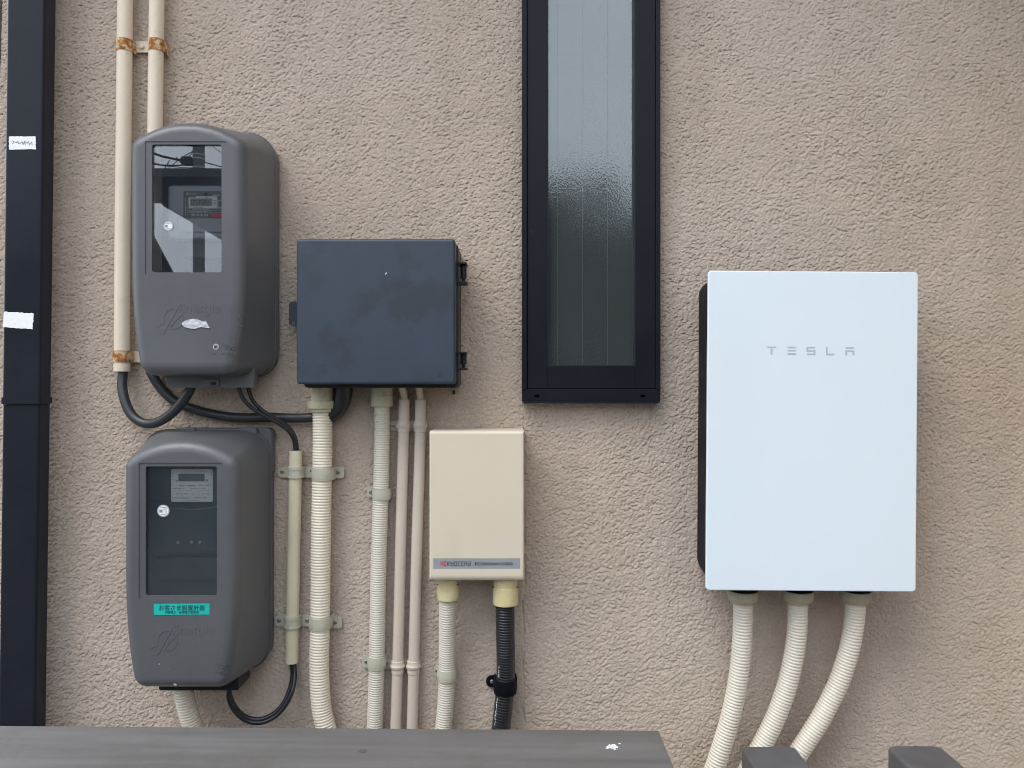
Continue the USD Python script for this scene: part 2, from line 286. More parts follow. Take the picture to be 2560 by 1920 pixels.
PIPE_PAINT = surface("beige_pipe_paint", (0.66, 0.565, 0.44), 0.42, 0.05, 7, grain=0.0004, gscale=350, dirt=(0.46, 0.37, 0.27), dscale=20, dlow=0.64, dhigh=0.82)
PIPE_PINK = surface("wall_coloured_pipe_paint", (0.555, 0.475, 0.395), 0.45, 0.05, 9, grain=0.0003, gscale=400, dirt=(0.44, 0.36, 0.29), dscale=26, dlow=0.6, dhigh=0.8)
PVC_CREAM = surface("cream_pvc", (0.60, 0.55, 0.395), 0.38, 0.05, 8, dirt=(0.46, 0.41, 0.29), dscale=25, dlow=0.62, dhigh=0.8)
CORR = surface("ivory_corrugated_plastic", (0.73, 0.66, 0.54), 0.42, 0.04, 10, dirt=(0.56, 0.49, 0.37), dscale=30, dlow=0.6, dhigh=0.82)
CORR_GREY = surface("grey_ivory_corrugated_plastic", (0.58, 0.545, 0.455), 0.42, 0.04, 10, dirt=(0.48, 0.45, 0.36), dscale=30, dlow=0.6, dhigh=0.82)
CORR_WHITE = surface("white_corrugated_plastic", (0.685, 0.635, 0.535), 0.4, 0.03, 10, dirt=(0.60, 0.55, 0.45), dscale=24, dlow=0.64, dhigh=0.85)
CLAMP_GREY = surface("grey_green_clamp_plastic", (0.47, 0.455, 0.36), 0.45, 0.05, 30, dirt=(0.33, 0.31, 0.24), dscale=60, dlow=0.58, dhigh=0.75)
GLAND_OLIVE = surface("olive_ivory_gland_plastic", (0.45, 0.42, 0.29), 0.45, 0.06, 20, dirt=(0.30, 0.28, 0.19), dscale=45, dlow=0.55, dhigh=0.75)
GLAND_YELLOW = surface("yellowed_plastic", (0.66, 0.55, 0.28), 0.42, 0.07, 25, tint=(0.69, 0.60, 0.36), dirt=(0.42, 0.34, 0.17), dscale=50, dlow=0.6, dhigh=0.8)
GLAND_GREY = surface("grey_gland_plastic", (0.40, 0.36, 0.26), 0.5, 0.05, 20)
SCREW = surface("zinc_screw", (0.32, 0.31, 0.29), 0.42, 0.15, 120, metal=0.8, dirt=(0.2, 0.15, 0.1), dscale=200, dlow=0.5, dhigh=0.7)
METER_CASE = surface("grey_meter_case_plastic", (0.083, 0.086, 0.093), 0.38, 0.07, 4.5, grain=0.00012, gscale=1500, tint=(0.098, 0.099, 0.103), dirt=(0.115, 0.107, 0.096), dscale=14, dlow=0.66, dhigh=0.85, rvar=0.04)
CASE_SCUFF = surface("chalky_scuff", (0.42, 0.39, 0.35), 0.8, 0.2, 60)
BOX_DARK = surface("slate_blue_box_plastic", (0.027, 0.041, 0.062), 0.48, 0.10, 7, grain=0.0002, gscale=500, dirt=(0.021, 0.029, 0.042), dscale=8, dlow=0.50, dhigh=0.62, rvar=0.05)
BOX_EDGE = surface("dark_box_plastic", (0.012, 0.014, 0.019), 0.42, 0.1, 9, dirt=(0.04, 0.036, 0.032), dscale=30, dlow=0.66, dhigh=0.82, spec=0.35)
BEIGE_BOX = surface("beige_painted_cover", (0.62, 0.55, 0.43), 0.5, 0.02, 3.5, grain=0.00012, gscale=1400, dirt=(0.54, 0.47, 0.35), dscale=7, dlow=0.56, dhigh=0.8, fine=0.02)
WHITE_GLASS = surface("white_backed_glass", (0.700, 0.785, 0.845), 0.12, 0.006, 2, rvar=0.02, fine=0.004)
WHITE_EDGE = surface("glass_panel_edge", (0.78, 0.82, 0.83), 0.25, 0.01, 2, fine=0.0)
LETTER_GREY = surface("grey_print", (0.42, 0.475, 0.52), 0.35, 0.01, 9, fine=0.0)
BLACK_BODY = surface("black_enclosure", (0.006, 0.0065, 0.009), 0.5, 0.1, 10, spec=0.07)
BLACK_CORR = surface("black_corrugated_plastic", (0.014, 0.014, 0.016), 0.30, 0.1, 12, dirt=(0.05, 0.045, 0.04), dscale=50, dlow=0.66, dhigh=0.85)
CABLE = surface("black_cable_sheath", (0.017, 0.018, 0.020), 0.42, 0.15, 30, dirt=(0.10, 0.095, 0.09), dscale=55, dlow=0.64, dhigh=0.74)
CABLE_GLOSS = surface("glossy_black_cable", (0.014, 0.014, 0.015), 0.22, 0.1, 30, rvar=0.05)
GUTTER = surface("dark_slate_downspout", (0.015, 0.017, 0.023), 0.26, 0.12, 5, dirt=(0.03, 0.03, 0.032), dscale=16, dlow=0.68, dhigh=0.9, rvar=0.04, spec=0.15)
ALU = surface("black_anodised_aluminium", (0.010, 0.0115, 0.0165), 0.34, 0.12, 6, dirt=(0.035, 0.035, 0.036), dscale=26, dlow=0.70, dhigh=0.86, spec=0.13, rvar=0.05)
ALU_DARK = surface("black_window_gasket", (0.006, 0.006, 0.008), 0.55, 0.1, 12)
RAIL = surface("weathered_grey_wood", (0.108, 0.101, 0.096), 0.55, 0.12, 5.0, grain=0.0005, gscale=60, tint=(0.136, 0.131, 0.129), stretch=(0.5, 7, 7), dirt=(0.088, 0.080, 0.070), dscale=3.5, dlow=0.5, dhigh=0.72)
POST = surface("grey_brown_post_finish", (0.070, 0.066, 0.066), 0.5, 0.12, 14, grain=0.0005, gscale=160, tint=(0.092, 0.090, 0.092))
PAPER = surface("white_sticker", (0.78, 0.78, 0.78), 0.6, 0.04, 120, dirt=(0.5, 0.5, 0.52), dscale=180, dlow=0.6, dhigh=0.75)
INK = surface("grey_ink", (0.23, 0.24, 0.26), 0.7, 0.1, 100)
BLACK_INK = surface("black_ink", (0.015, 0.015, 0.018), 0.6, 0.0, 100)
TEAL = surface("teal_sticker", (0.0, 0.40, 0.36), 0.55, 0.05, 30, fine=0.02)
TEAL_INK = surface("dark_teal_ink", (0.012, 0.09, 0.085), 0.6, 0.0, 30)
FOIL = surface("silvery_torn_tape", (0.50, 0.51, 0.54), 0.42, 0.12, 45, metal=0.15)
PLATE_SILVER = surface("silver_nameplate", (0.36, 0.38, 0.41), 0.38, 0.03, 20, metal=0.35)
RED = surface("red_print", (0.55, 0.03, 0.05), 0.5, 0.02, 20)
LCD = surface("lcd_grey_green", (0.20, 0.23, 0.17), 0.3, 0.03, 40)
METER_GREY = surface("light_grey_meter_plastic", (0.30, 0.31, 0.33), 0.4, 0.05, 10)
METER_FACE = surface("dark_grey_meter_face", (0.085, 0.09, 0.10), 0.45, 0.05, 30)
METER_DARK = surface("dark_blue_grey_meter_plastic", (0.026, 0.033, 0.042), 0.35, 0.1, 10, spec=0.3)
METER_WHITE = surface("meter_face_white", (0.60, 0.60, 0.59), 0.5, 0.03, 30)
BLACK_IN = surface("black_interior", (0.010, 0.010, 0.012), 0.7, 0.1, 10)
ROOM = surface("dim_room", (0.05, 0.05, 0.05), 0.9, 0.1, 2)
GLASS_METER = pane("meter_window_glass", 1.70, haze=0.010, hazecol=(0.34, 0.42, 0.52))
GLASS_DUSTY = pane("dusty_meter_window_glass", 1.55, haze=0.018, hazecol=(0.30, 0.40, 0.46))
GLASS_WIRED = pane("pebbled_wired_glass", 1.84, 0.03, (0.72, 0.78, 0.77), (230.0, 0.000075), haze=0.045, hazecol=(0.40, 0.44, 0.45))
WIRE = surface("glass_wire", (0.19, 0.20, 0.20), 0.5, 0.1, 40)
RUST = mat("rusty_painted_strap", {
    "g": ("geometry", {}), "n": ("noise_texture", {"scale": 85.0, "detail": 6.0, "roughness": 0.7}),
    "r": ("rgb_ramp", {"ramp": [(0.40, (0.24, 0.085, 0.016)), (0.50, (0.42, 0.19, 0.055)), (0.55, (0.56, 0.44, 0.28)), (0.8, (0.52, 0.44, 0.33))]}),
    "b": ("bump", {"strength": 1.0, "distance": 0.0012}), "p": ("principled_bsdf", {"roughness": 0.85})},
    [("g.position", "n.vector"), ("n.fac", "r.fac"), ("r.color", "p.base_color"), ("n.fac", "b.height"), ("b.normal", "p.normal")], surface="p.BSDF")
GROUND = surface("grey_asphalt_ground", (0.075, 0.072, 0.070), 0.9, 0.15, 2.5, grain=0.003, gscale=60)
HOUSE_WHITE = surface("pale_siding", (0.72, 0.74, 0.78), 0.8, 0.03, 0.5)
ROOF_TILE = surface("dark_roof_tile", (0.03, 0.031, 0.035), 0.7, 0.2, 3)
CONCRETE = surface("pole_concrete", (0.10, 0.10, 0.10), 0.85, 0.1, 3)
LEAF = mat("dark_leaf", {
    "g": ("geometry", {}), "r": ("rgb_ramp", {"ramp": [(0.0, (0.045, 0.062, 0.042)), (1.0, (0.095, 0.120, 0.080))]}),
    "d": ("principled_bsdf", {"roughness": 0.5}), "t": ("translucent_bsdf", {"color": (0.05, 0.08, 0.02)}), "m": ("mix_closure", {"fac": 0.2})},
    [("g.random_per_island", "r.fac"), ("r.color", "d.base_color"), ("d.BSDF", "m.closure1"), ("t.BSDF", "m.closure2")], surface="m.closure")
BARK = surface("bark", (0.07, 0.055, 0.04), 0.9, 0.2, 6)

# ================================================================ the setting: ground and house wall
def ground():
    v = np.array([[-90, -90, 0], [90, -90, 0], [90, 30, 0], [-90, 30, 0]], float)
    obj("ground", (v, np.array([[0, 1, 2], [0, 2, 3]])), GROUND, smooth=False, label="grey concrete ground in front of the stucco wall", category="ground", kind="structure")
ground()

WX0, WX1, WZ0, WZ1 = 0.0275, 0.3150, 1.478, 2.72        # hole for the slit window
def wall_mesh():
    st = 0.0015
    x0, x1, z0, z1 = -1.15, 1.16, 0.635, 2.37
    nx, nz = int((x1 - x0) / st), int((z1 - z0) / st)
    rng = np.random.default_rng(11)
    def G(s, az=1.0):
        g = gaussian_filter(rng.standard_normal((nz, nx)), (s / st / 1000 * az, s / st / 1000)); return g / g.std()
    big, lump, small, tiny, lump2 = G(10), G(2.15, 0.85), G(1.35, 0.8), G(0.9), G(1.7, 0.85)
    h = 0.38 * np.tanh(1.3 * lump) + 0.44 * np.tanh(1.5 * lump2) + 0.42 * np.tanh(1.2 * small) + 0.12 * tiny + 0.22 * big
    pit = np.clip(-1.1 - 0.75 * lump2 - 0.5 * small, 0, 1.2)          # scattered deeper pits between the lumps
    h = np.where(h > 0, h * 0.8, h * 1.15) - 0.9 * pit
    xs, zs = np.linspace(x0, x1, nx), np.linspace(z0, z1, nz)
    xx, zz = np.meshgrid(xs, zs)
    amp = 0.00112 * (1 + 0.08 * G(60))
    hh = h * amp
    wob = 0.0012 * gaussian_filter(rng.standard_normal(nz), 9) / 0.17
    seam = np.exp(-((xx - 0.0255 - wob[:, None]) / 0.0019) ** 2) * (zz < 1.475) * np.clip(1 + 0.5 * gaussian_filter(rng.standard_normal(nz), 5) / 0.24, 0.3, 1.5)[:, None]
    hh = hh - 0.0035 * seam
    # the sprayed lumps sag a little: their undersides are steeper than their tops
    zz2 = zz - 0.85 * hh
    xl = -1.1195 + 0.030 * (zs - 2.344)
    xx2 = np.maximum(xx, xl[:, None])
    v = np.stack([xx2, -hh, zz2], -1).reshape(-1, 3)
    i, j = np.meshgrid(np.arange(nz - 1), np.arange(nx - 1), indexing="ij")
    xc, zc = xx[:-1, :-1], zz[:-1, :-1]
    boxes = [(-1.2, .200, 0, .735), (.425, .800, 1.135, 1.690), (-.740, -.560, 1.570, 1.985), (-.750, -.575, .945, 1.350), (-.405, -.150, 1.530, 1.765), (-.150, .005, 1.165, 1.380)]
    hid = np.zeros(xc.shape, bool)                         # hidden behind the rail and the boxes: flat
    for bx in boxes: hid |= (xc > bx[0]) & (xc < bx[1]) & (zc > bx[2]) & (zc < bx[3])
    keep = ~hid & ~((xx[:-1, :-1] > WX0) & (xx[:-1, :-1] < WX1) & (zz[:-1, :-1] > WZ0) & (zz[:-1, :-1] < WZ1)) & (xx[:-1, 1:] > xl[:-1, None])
    i, j = i[keep], j[keep]; a = i * nx + j
    f = np.vstack([np.c_[a, a + 1, a + nx + 1], np.c_[a, a + nx + 1, a + nx]])
    # the rest of the wall, flat: below, above, to the right, the return round the left corner
    far = []
    def quad(p):
        far.append((np.array(p, float), np.array([[0, 1, 2], [0, 2, 3]])))
    L0, L1 = -1.1195 + .03 * (-2.344), -1.1195 + .03 * (4.2 - 2.344)
    La, Lb = xl[0], xl[-1]
    quad([[L0, 0, 0], [7, 0, 0], [7, 0, z0], [La, 0, z0]])
    for bx in boxes[1:]: quad([[bx[0] - .01, .0045, bx[2] - .01], [bx[1] + .01, .0045, bx[2] - .01], [bx[1] + .01, .0045, bx[3] + .01], [bx[0] - .01, .0045, bx[3] + .01]])
    quad([[La, .0012, z0], [.205, .0012, z0], [.205, .0012, .740], [La, .0012, .740]])
    quad([[x1, 0, z0], [7, 0, z0], [7, 0, z1], [x1, 0, z1]])
    quad([[Lb, 0, z1], [WX0, 0, z1], [WX0, 0, 5.2], [L1, 0, 5.2]]); quad([[WX1, 0, z1], [7, 0, z1], [7, 0, 5.2], [WX1, 0, 5.2]])
    quad([[WX0, 0, WZ1], [WX1, 0, WZ1], [WX1, 0, 5.2], [WX0, 0, 5.2]])
    quad([[L0, 7, 0], [L0, 0, 0], [L1, 0, 5.2], [L1, 7, 5.2]])
    quad([[L1, 0, 5.2], [7, 0, 5.2], [7, 7, 5.2], [L1, 7, 5.2]]); quad([[7, 0, 0], [7, 7, 0], [7, 7, 5.2], [7, 0, 5.2]]); quad([[7, 7, 0], [L0, 7, 0], [L1, 7, 5.2], [7, 7, 5.2]])
    vs, fs, n = [v], [f], len(v)
    for q, t in far:
        vs.append(q); fs.append(t + n); n += 4
    return np.vstack(vs), np.vstack(fs)

house = thing("house_wall", "tan stucco house wall with rough sprayed lumps and one slit window", "wall", (0, 0, 0))
obj("stucco_face", wall_mesh(), STUCCO, house, smooth=True)

obj("wing_wall", cat(cube(1.45, 1.62, 0, 5.2, 0.002, 3.2), cube(1.62, 7, 0, 5.2, 2.9, 3.2)), STUCCO, house, smooth=False)
obj("side_canopy", cube(0.98, 1.445, 2.78, 2.86, 0.002, 1.05), surface("brown_canopy", (0.12, 0.085, 0.06), 0.6, 0.1, 5), house, smooth=False)
obj("eave", cube(-1.6, 1.445, 3.55, 3.72, 0.002, 0.62), surface("brown_soffit", (0.12, 0.085, 0.06), 0.6, 0.1, 5), house, smooth=False)
def window():
    # outer frame: a thin rim, open at the top beyond the picture, with a deep sill channel below
    zb, zt = 1.4895, 2.72
    ring = lambda k0, k1, a0, a1: (cube(0.0216 + k0, 0.3204 - k0, zb + a0, zt, -0.06, a1) - cube(0.0216 + k1, 0.3204 - k1, zb - 1, zt - k1, -0.2, 0.2))
    head = ring(0, .0098, 0, 0.030) + ring(0, .0128, 0, 0.012)
    w = obj("window", head, ALU, house, smooth=False, label="tall narrow black slit window with pebbled wired glass")
    sill = slab(0.0216, 0.3204, 1.4625, 1.4890, -0.02, 0.0275, 0.001, 0.0012)
    for a in ((1336, 1348), (1602, 1613.5)):
        sill = sill - cube(X(a[0], .0275), X(a[1], .0275), Z(993, .0275), Z(987, .0275), 0.012, 0.05)
    sill = obj("sill", sill, ALU, w)
    obj("drip_lip", slab(0.0245, 0.3180, 1.4585, 1.4622, 0.0, 0.036, 0.0008, 0.0012), ALU, sill)
    # casement sash
    L, Rr, B, T = 0.0338, 0.3100, 1.4902, 2.72
    l, r, b = 0.0766, 0.2668, 1.5398
    obj("sash_stile", slab(L, l, B, T, -0.005, 0.0260, 0.0008, 0.0010), ALU, w)
    obj("sash_stile", slab(r, Rr, B, T, -0.005, 0.0260, 0.0008, 0.0010), ALU, w)
    obj("sash_rail", slab(l + .0002, r - .0002, B, b, -0.005, 0.0256, 0.0006, 0.0010), ALU, w)
    for g in (cube(l, l + .0022, b, T, 0.003, 0.0235), cube(r - .0022, r, b, T, 0.003, 0.0235), cube(l + .0023, r - .0023, b, b + .002, 0.003, 0.0230)):
        obj("gasket", g, ALU_DARK, w)
    p = obj("glass_pane", cube(l + .0010, r - .0010, b + .0008, T, 0.0070, 0.0076), GLASS_WIRED, w, smooth=False)
    for px in (1394, 1457.4, 1519):
        x = X(px, .0085)
        obj("wire", cube(x - .00014, x + .00014, b + .002, T, 0.0078, 0.0083), WIRE, p, smooth=False)
    x0, x1, z0, z1, d = -0.35, 0.70, 1.1, 2.9, 1.6
    def q(*p): return np.array(p, float), np.array([[0, 1, 2], [0, 2, 3]])
    obj("room_interior", cat(q([x0, d, z0], [x1, d, z0], [x1, d, z1], [x0, d, z1]), q([x0, .07, z0], [x0, d, z0], [x0, d, z1], [x0, .07, z1]), q([x1, .07, z0], [x1, d, z0], [x1, d, z1], [x1, .07, z1]),
        q([x0, .07, z1], [x1, .07, z1], [x1, d, z1], [x0, d, z1]), q([x0, .07, z0], [x1, .07, z0], [x1, d, z0], [x0, d, z0])), ROOM, house, smooth=False)
window()

# ================================================================ downspout
def downspout():
    df = 0.078
    def at(px, pz): return X(px, df)
    lean = 0.0130
    zj = Z(1000, df)
    t = thing("downspout", "dark square downspout at the left end of the wall with two white stickers", "downspout", (-1.02, 0, 0))
    def sec(x0, x1, d0, d1, z, r=0.006):
        p = rrect(x0, x1, d0, d1, r, 5); o = lean * (z - 1.5)
        return np.c_[p[:, 0] + o, -p[:, 1], np.full(len(p), z)]
    def length(x0, x1, d0, d1, za, zb):
        return Manifold.hull_points(np.vstack([sec(x0, x1, d0, d1, za), sec(x0, x1, d0, d1, zb)]))
    xr = X(104, df) - lean * (Z(540, df) - 1.5); xl = xr - 0.0792
    obj("upper_pipe", length(xl, xr, 0.034, df, zj - .01, 5.1), GUTTER, t)
    obj("lower_pipe", length(xl + .0008, xr - .0008, 0.0348, df - .0008, 0.02, zj - 0.0105), GUTTER, t)
    obj("joint_collar", length(xl - .0022, xr + .0022, 0.031, df + .0024, zj - .008, zj + .0055), GUTTER, t)
    for z in (2.9, 0.55):
        o = lean * (z - 1.5)
        obj("wall_bracket", cat(cube(xl - .003 + o, xr + .003 + o, z - .012, z + .012, 0.030, df + .0015), cube((xl + xr) / 2 - .01 + o, (xl + xr) / 2 + .01 + o, z - .01, z + .01, 0.0, .032)), GUTTER, t)
    rng = np.random.default_rng(5)
    def sticker(q, wob):
        pts = []
        for a, b in zip(q, q[1:] + q[:1]):
            for k in np.linspace(0, 1, 14)[:-1]:
                pts.append((X(a[0] + (b[0] - a[0]) * k, df) + rng.normal(0, wob), Z(a[1] + (b[1] - a[1]) * k, df) + rng.normal(0, wob)))
        return Polygon(pts)
    s = obj("sticker", ext(sticker([(23, 341), (90, 341), (90, 373), (23, 374)], .0004), df + .0002, df + .0006), PAPER, t, label="white paper sticker with worn grey print")
    lines = []
    for k in range(26):
        a = 30 + k * 2.0
        lines.append([(X(a, df), Z(356 + rng.normal(0, 3.2), df)), (X(a + rng.uniform(1, 4), df), Z(358 + rng.normal(0, 3.2), df))])
    obj("worn_print", ext(strokes(lines, 0.0012), df + .0007, df + .0009), INK, s, smooth=False)
    obj("sticker", ext(sticker([(10, 779.5), (84, 783), (82, 823), (7.5, 818)], .0005), df + .0002, df + .0006), PAPER, t, label="blank crumpled white sticker")
downspout()

# ================================================================ the two electric meter boxes
def arch_outline(c, zt, H, half, rise, taper, r):
    u = np.linspace(-half, half, 41)
    top = [(c + a, zt - rise * (abs(a) / half) ** 2.1) for a in u]
    zb = zt - H
    side = [(k, half - taper * k ** 2.2) for k in np.linspace(0, 1, 12)]          # the sides draw in smoothly towards the bottom
    pts = top[::-1] + [(c - h_, zt - H * (0.55 + 0.45 * k)) for k, h_ in side] + [(c + h_, zt - H * (0.55 + 0.45 * k)) for k, h_ in side[::-1]]
    g = Polygon(pts[::-1] if False else pts).buffer(0).buffer(-r, quad_segs=12).buffer(r, quad_segs=12)
    return np.array(g.simplify(0.0002).exterior.coords[:-1])

def meter_box(label, c, zt, H, win, panel, glass):
    """c: centre; zt: top of the front arch; H: height; win, panel: rectangles in photograph pixels at the front."""
    DF = 0.165
    front = arch_outline(c, zt, H, 0.1172, 0.040, 0.021, 0.030)
    zb = zt - H
    back = rrect(c - .1365, c + .1365, zb - .004, zt + .012, 0.055, 12)
    t = thing("meter_box", label, "meter box", (c, 0, zb))
    R = 0.027
    def shell(k, df):
        loops = [(inset(back, k), 0.036)]
        for a in np.linspace(0, math.pi / 2, 9):
            loops.append((inset(front, k + R * 0.9 * (1 - math.cos(a))), df - R + R * math.sin(a)))
        return hull(loops)
    m = shell(0, DF) - hull([(inset(back, .005), 0.02), (inset(back, .005), 0.036)]) - shell(0.0045, DF - 0.0050)
    wx0, wz1 = X(win[0], DF), Z(win[1], DF); wx1, wz0 = X(win[2], DF), Z(win[3], DF)
    px0, pz1 = X(panel[0], DF), Z(panel[1], DF); px1, pz0 = X(panel[2], DF), Z(panel[3], DF)
    m = m - hull([(rrect(px0, px1, pz0, pz1, .002), DF - 0.0016), (rrect(px0 - .001, px1 + .001, pz0 - .001, pz1 + .001, .002), DF + .01)])
    m = m - hull([(rrect(wx0, wx1, wz0, wz1, .005), 0.12), (rrect(wx0, wx1, wz0, wz1, .005), DF + 0.02)])
    cover = obj("cover", m, METER_CASE, t, smooth=28)
    # base tray with its rim line
    tray = hull([(back, 0.004), (back, 0.0345)]) - hull([(inset(back, .004), 0.009), (inset(back, .004), 0.05)])
    obj("base_tray", tray, METER_CASE, t, smooth=28)
    rim = Polygon(back).buffer(.0022).difference(Polygon(back).buffer(-.001))
    obj("rim", ext(rim, 0.029, 0.0355), METER_CASE, t, smooth=28)
    obj("window_pane", hull([(rrect(wx0 - .004, wx1 + .004, wz0 - .004, wz1 + .004, .005), DF - .0085), (rrect(wx0 - .004, wx1 + .004, wz0 - .004, wz1 + .004, .005), DF - .0060)]), glass, t, smooth=False, label="clear window pane")
    return t, cover, (wx0, wx1, wz0, wz1), DF

def emblem(cover, DF, ex, ez, sc=1.0, th=0.0006):
    """Raised word and swooping mark under the window; ex, ez: lower left of the word."""
    w = text("Energia", ex, ez, 0.0168 * sc, DF - .0002, th, width=0.0815 * sc, bold=True)
    obj("embossed_word", w, METER_CASE, cover, smooth=False)
    c = Point(ex - .0105 * sc, ez - .0125 * sc)
    ring = affinity.scale(c.buffer(.0205 * sc, quad_segs=24).difference(c.buffer(.0182 * sc, quad_segs=24)), 1.0, 1.02)
    cut = affinity.rotate(sbox(c.x - .0058 * sc, c.y - .06, c.x + .0058 * sc, c.y + .06), -36, origin=c)
    ring = ring.difference(cut)
    a = [(-.030, -.030), (.012, .030), (.0145, .030), (-.019, -.030)]
    b = [(-.034, -.0175), (-.006, .0005), (.004, .016), (-.008, -.004)]
    d = [(-.004, -.0165), (.0045, -.003), (.019, .0095), (.0035, -.0055)]
    bars = unary_union([Polygon([(c.x + u * sc, c.y + v * sc) for u, v in q]).buffer(0) for q in (a, b, d)])
    obj("embossed_mark", ext(unary_union([ring, bars]), DF - .0002, DF + th * 0.9), METER_CASE, cover, smooth=30)

# ---- upper box
ub, ucover, uw, DF = meter_box("dusty grey meter box with domed top, scrap of torn tape and large window", -0.6465, 2.0250, 0.5075, (378.5, 360.5, 553, 680.5), (362.5, 353.5, 566, 686), GLASS_METER)
emblem(ucover, DF, X(447, DF), Z(781, DF))
tp = [(691, 648), (712, 607), (770, 575), (850, 545), (965, 525), (1080, 548), (1180, 590), (1222, 590), (1235, 570), (1340, 738), (1300, 742), (1140, 715), (1060, 735), (1000, 758), (900, 752), (820, 735), (745, 715), (720, 680)]
poly = Polygon([(X(380 + a / 9.217, DF), Z(740 + b / 9.217, DF)) for a, b in tp])
def crumple(poly, d):
    m = ext(poly, d, d + .0008); m = m.subdivide_to_size(0.003)
    v = np.array(m.vertices); n = meshkit.noise(v * 170, 3); v[:, 1] -= 0.0016 * n * (v[:, 1] < -d - .0002); m.vertices = v
    return m
obj("torn_tape", crumple(poly, DF + .0001), FOIL, ucover, smooth=20, label="torn silvery scrap of tape")
disc = obj("round_seal", ext(Point(X(540, DF), Z(867, DF)).buffer(.0060, quad_segs=12), DF + .0001, DF + .0007), surface("pale_seal", (0.36, 0.36, 0.34), 0.6, 0.05, 90), ucover)
obj("seal_character", cjk("新", X(540, DF) - .0036, Z(867, DF) - .0030, .0072, DF + .0008), BLACK_INK, disc, smooth=False)
obj("embossed_characters", cjk("号大", X(555, DF), Z(872.5, DF), .0125, DF - .0002, .0007), METER_CASE, ucover, smooth=False)
obj("embossed_date", cat(text("94", X(530, DF), Z(887, DF), .0048, DF - .0002, .0006), text("WAIGAI", X(554, DF), Z(887, DF), .0048, DF - .0002, .0006, width=.029)), METER_CASE, ucover, smooth=False)
# chalky scuffs along the lower right edge
rng = np.random.default_rng(8)
# bottom skirt and lock
skirt = hull([(np.array([[-.722, 1.4920], [-.5480, 1.4920], [-.5440, 1.535], [-.726, 1.535]]), 0.030), (np.array([[-.715, 1.4925], [-.5370, 1.4925], [-.533, 1.535], [-.722, 1.535]]), 0.095)])
sk = obj("bottom_skirt", skirt, METER_CASE, ub)
obj("lock_plate", slab(X(505, .098), X(548, .098), Z(966, .098), Z(948, .098), .0945, .0995, .0015, .001), METER_CASE, sk)
obj("lock_hole", hull([(rrect(X(526, .1), X(540, .1), Z(963, .1), Z(955, .1), .002), .0995), (rrect(X(526, .1), X(540, .1), Z(963, .1), Z(955, .1), .002), .1003)]), BLACK_IN, sk)
obj("top_lug", slab(-.5850, -.5490, 2.018, 2.0405, 0.006, 0.042, .009, .003), METER_CASE, ub)

# ---- lower box
lb, lcover, lw, DF = meter_box("grey meter box with teal sticker below its window, lower of the two", -0.6585, 1.3890, 0.4975, (363, 1166, 541.5, 1489.5), (347, 1157.5, 556, 1497), GLASS_DUSTY)
emblem(lcover, DF, X(432, DF), Z(1585, DF))
q = [(384.7, 1509.8), (524.4, 1509), (524, 1536), (385, 1537.5)]
ls = obj("teal_sticker", ext(Polygon([(X(a, DF), Z(b, DF)) for a, b in q]), DF + .0001, DF + .0005), TEAL, lcover, smooth=False, label="teal sticker with dark Japanese lettering")
obj("sticker_print", cjk("お客さま設置計器", X(396.5, DF), Z(1524.6, DF), .01135, DF + .0006, track=1.015), TEAL_INK, ls, smooth=False)
obj("small_print", cjk("中国電力・余剰電力販売用", X(411.5, DF), Z(1533.0, DF), .0057, DF + .0006), TEAL_INK, ls, smooth=False)
obj("embossed_characters", cjk("号大", X(537, DF), Z(1670, DF), .0125, DF - .0002, .0006), METER_CASE, lcover, smooth=False)
obj("embossed_date", text("WAIGAI", X(537, DF), Z(1684, DF), .0048, DF - .0002, .0006, width=.026), METER_CASE, lcover, smooth=False)
ch = [(X(436 + a, DF), Z(1712 + b, DF)) for a, b in ((-5, 1), (-2, -2), (2, -1), (4, 2), (1, 4))]
obj("chipped_spot", ext(Polygon(ch), DF - .012, DF - .0035), CASE_SCUFF, lcover, smooth=False)
pl = slab(-.7340, -.5185, 1.30, 1.4050, 0.006, 0.0300, .012, .003)
bp = obj("mounting_plate", pl, METER_CASE, lb)
for g in (slab(-.735 + .012, -.680, 1.392, 1.4065, .0295, .040, .005, .003), slab(-.585, -.548, 1.385, 1.4060, .0295, .040, .005, .003)): obj("plate_rib", g, METER_CASE, bp)
obj("plate_screw", screw(X(583, .03), Z(1083, .03), .030, .0048), SCREW, bp)
obj("bottom_skirt", slab(X(396, .1), X(596, .1), Z(1727, .1), .915, .030, .100, .004, .003), BOX_EDGE, lb)

# ---- scuffs (worn pale specks) on the covers
def specks(cover, pts, DF, seed):
    r = np.random.default_rng(seed); ps = []
    for px, py, s in pts:
        x, z = X(px, DF), Z(py, DF); n = r.integers(5, 8); a = np.sort(r.uniform(0, 6.28, n))
        ps.append(Polygon([(x + s * r.uniform(.4, 1.2) * math.cos(k), z + s * r.uniform(.4, 1.2) * math.sin(k)) for k in a]))
    obj("pale_specks", ext(unary_union([p.buffer(0) for p in ps]), DF - .0003, DF + .0003), CASE_SCUFF, cover, smooth=False)
specks(ucover, [(405, 339, .0016), (609, 444, .0016), (579, 672, .0011), (601, 800, .0008), (590, 560, .0007), (596, 808, .0012), (603, 815, .0009), (592, 822, .0006), (605, 806, .0006), (599, 790, .0007), (606, 835, .0007), (597, 842, .0005), (603, 852, .0006), (610, 862, .0007), (588, 655, .0005)], DF - .0035, 3)
specks(lcover, [(398, 1660, .0012), (500, 1600, .0006), (455, 1640, .0008), (420, 1672, .0008)], DF - .0001, 4)

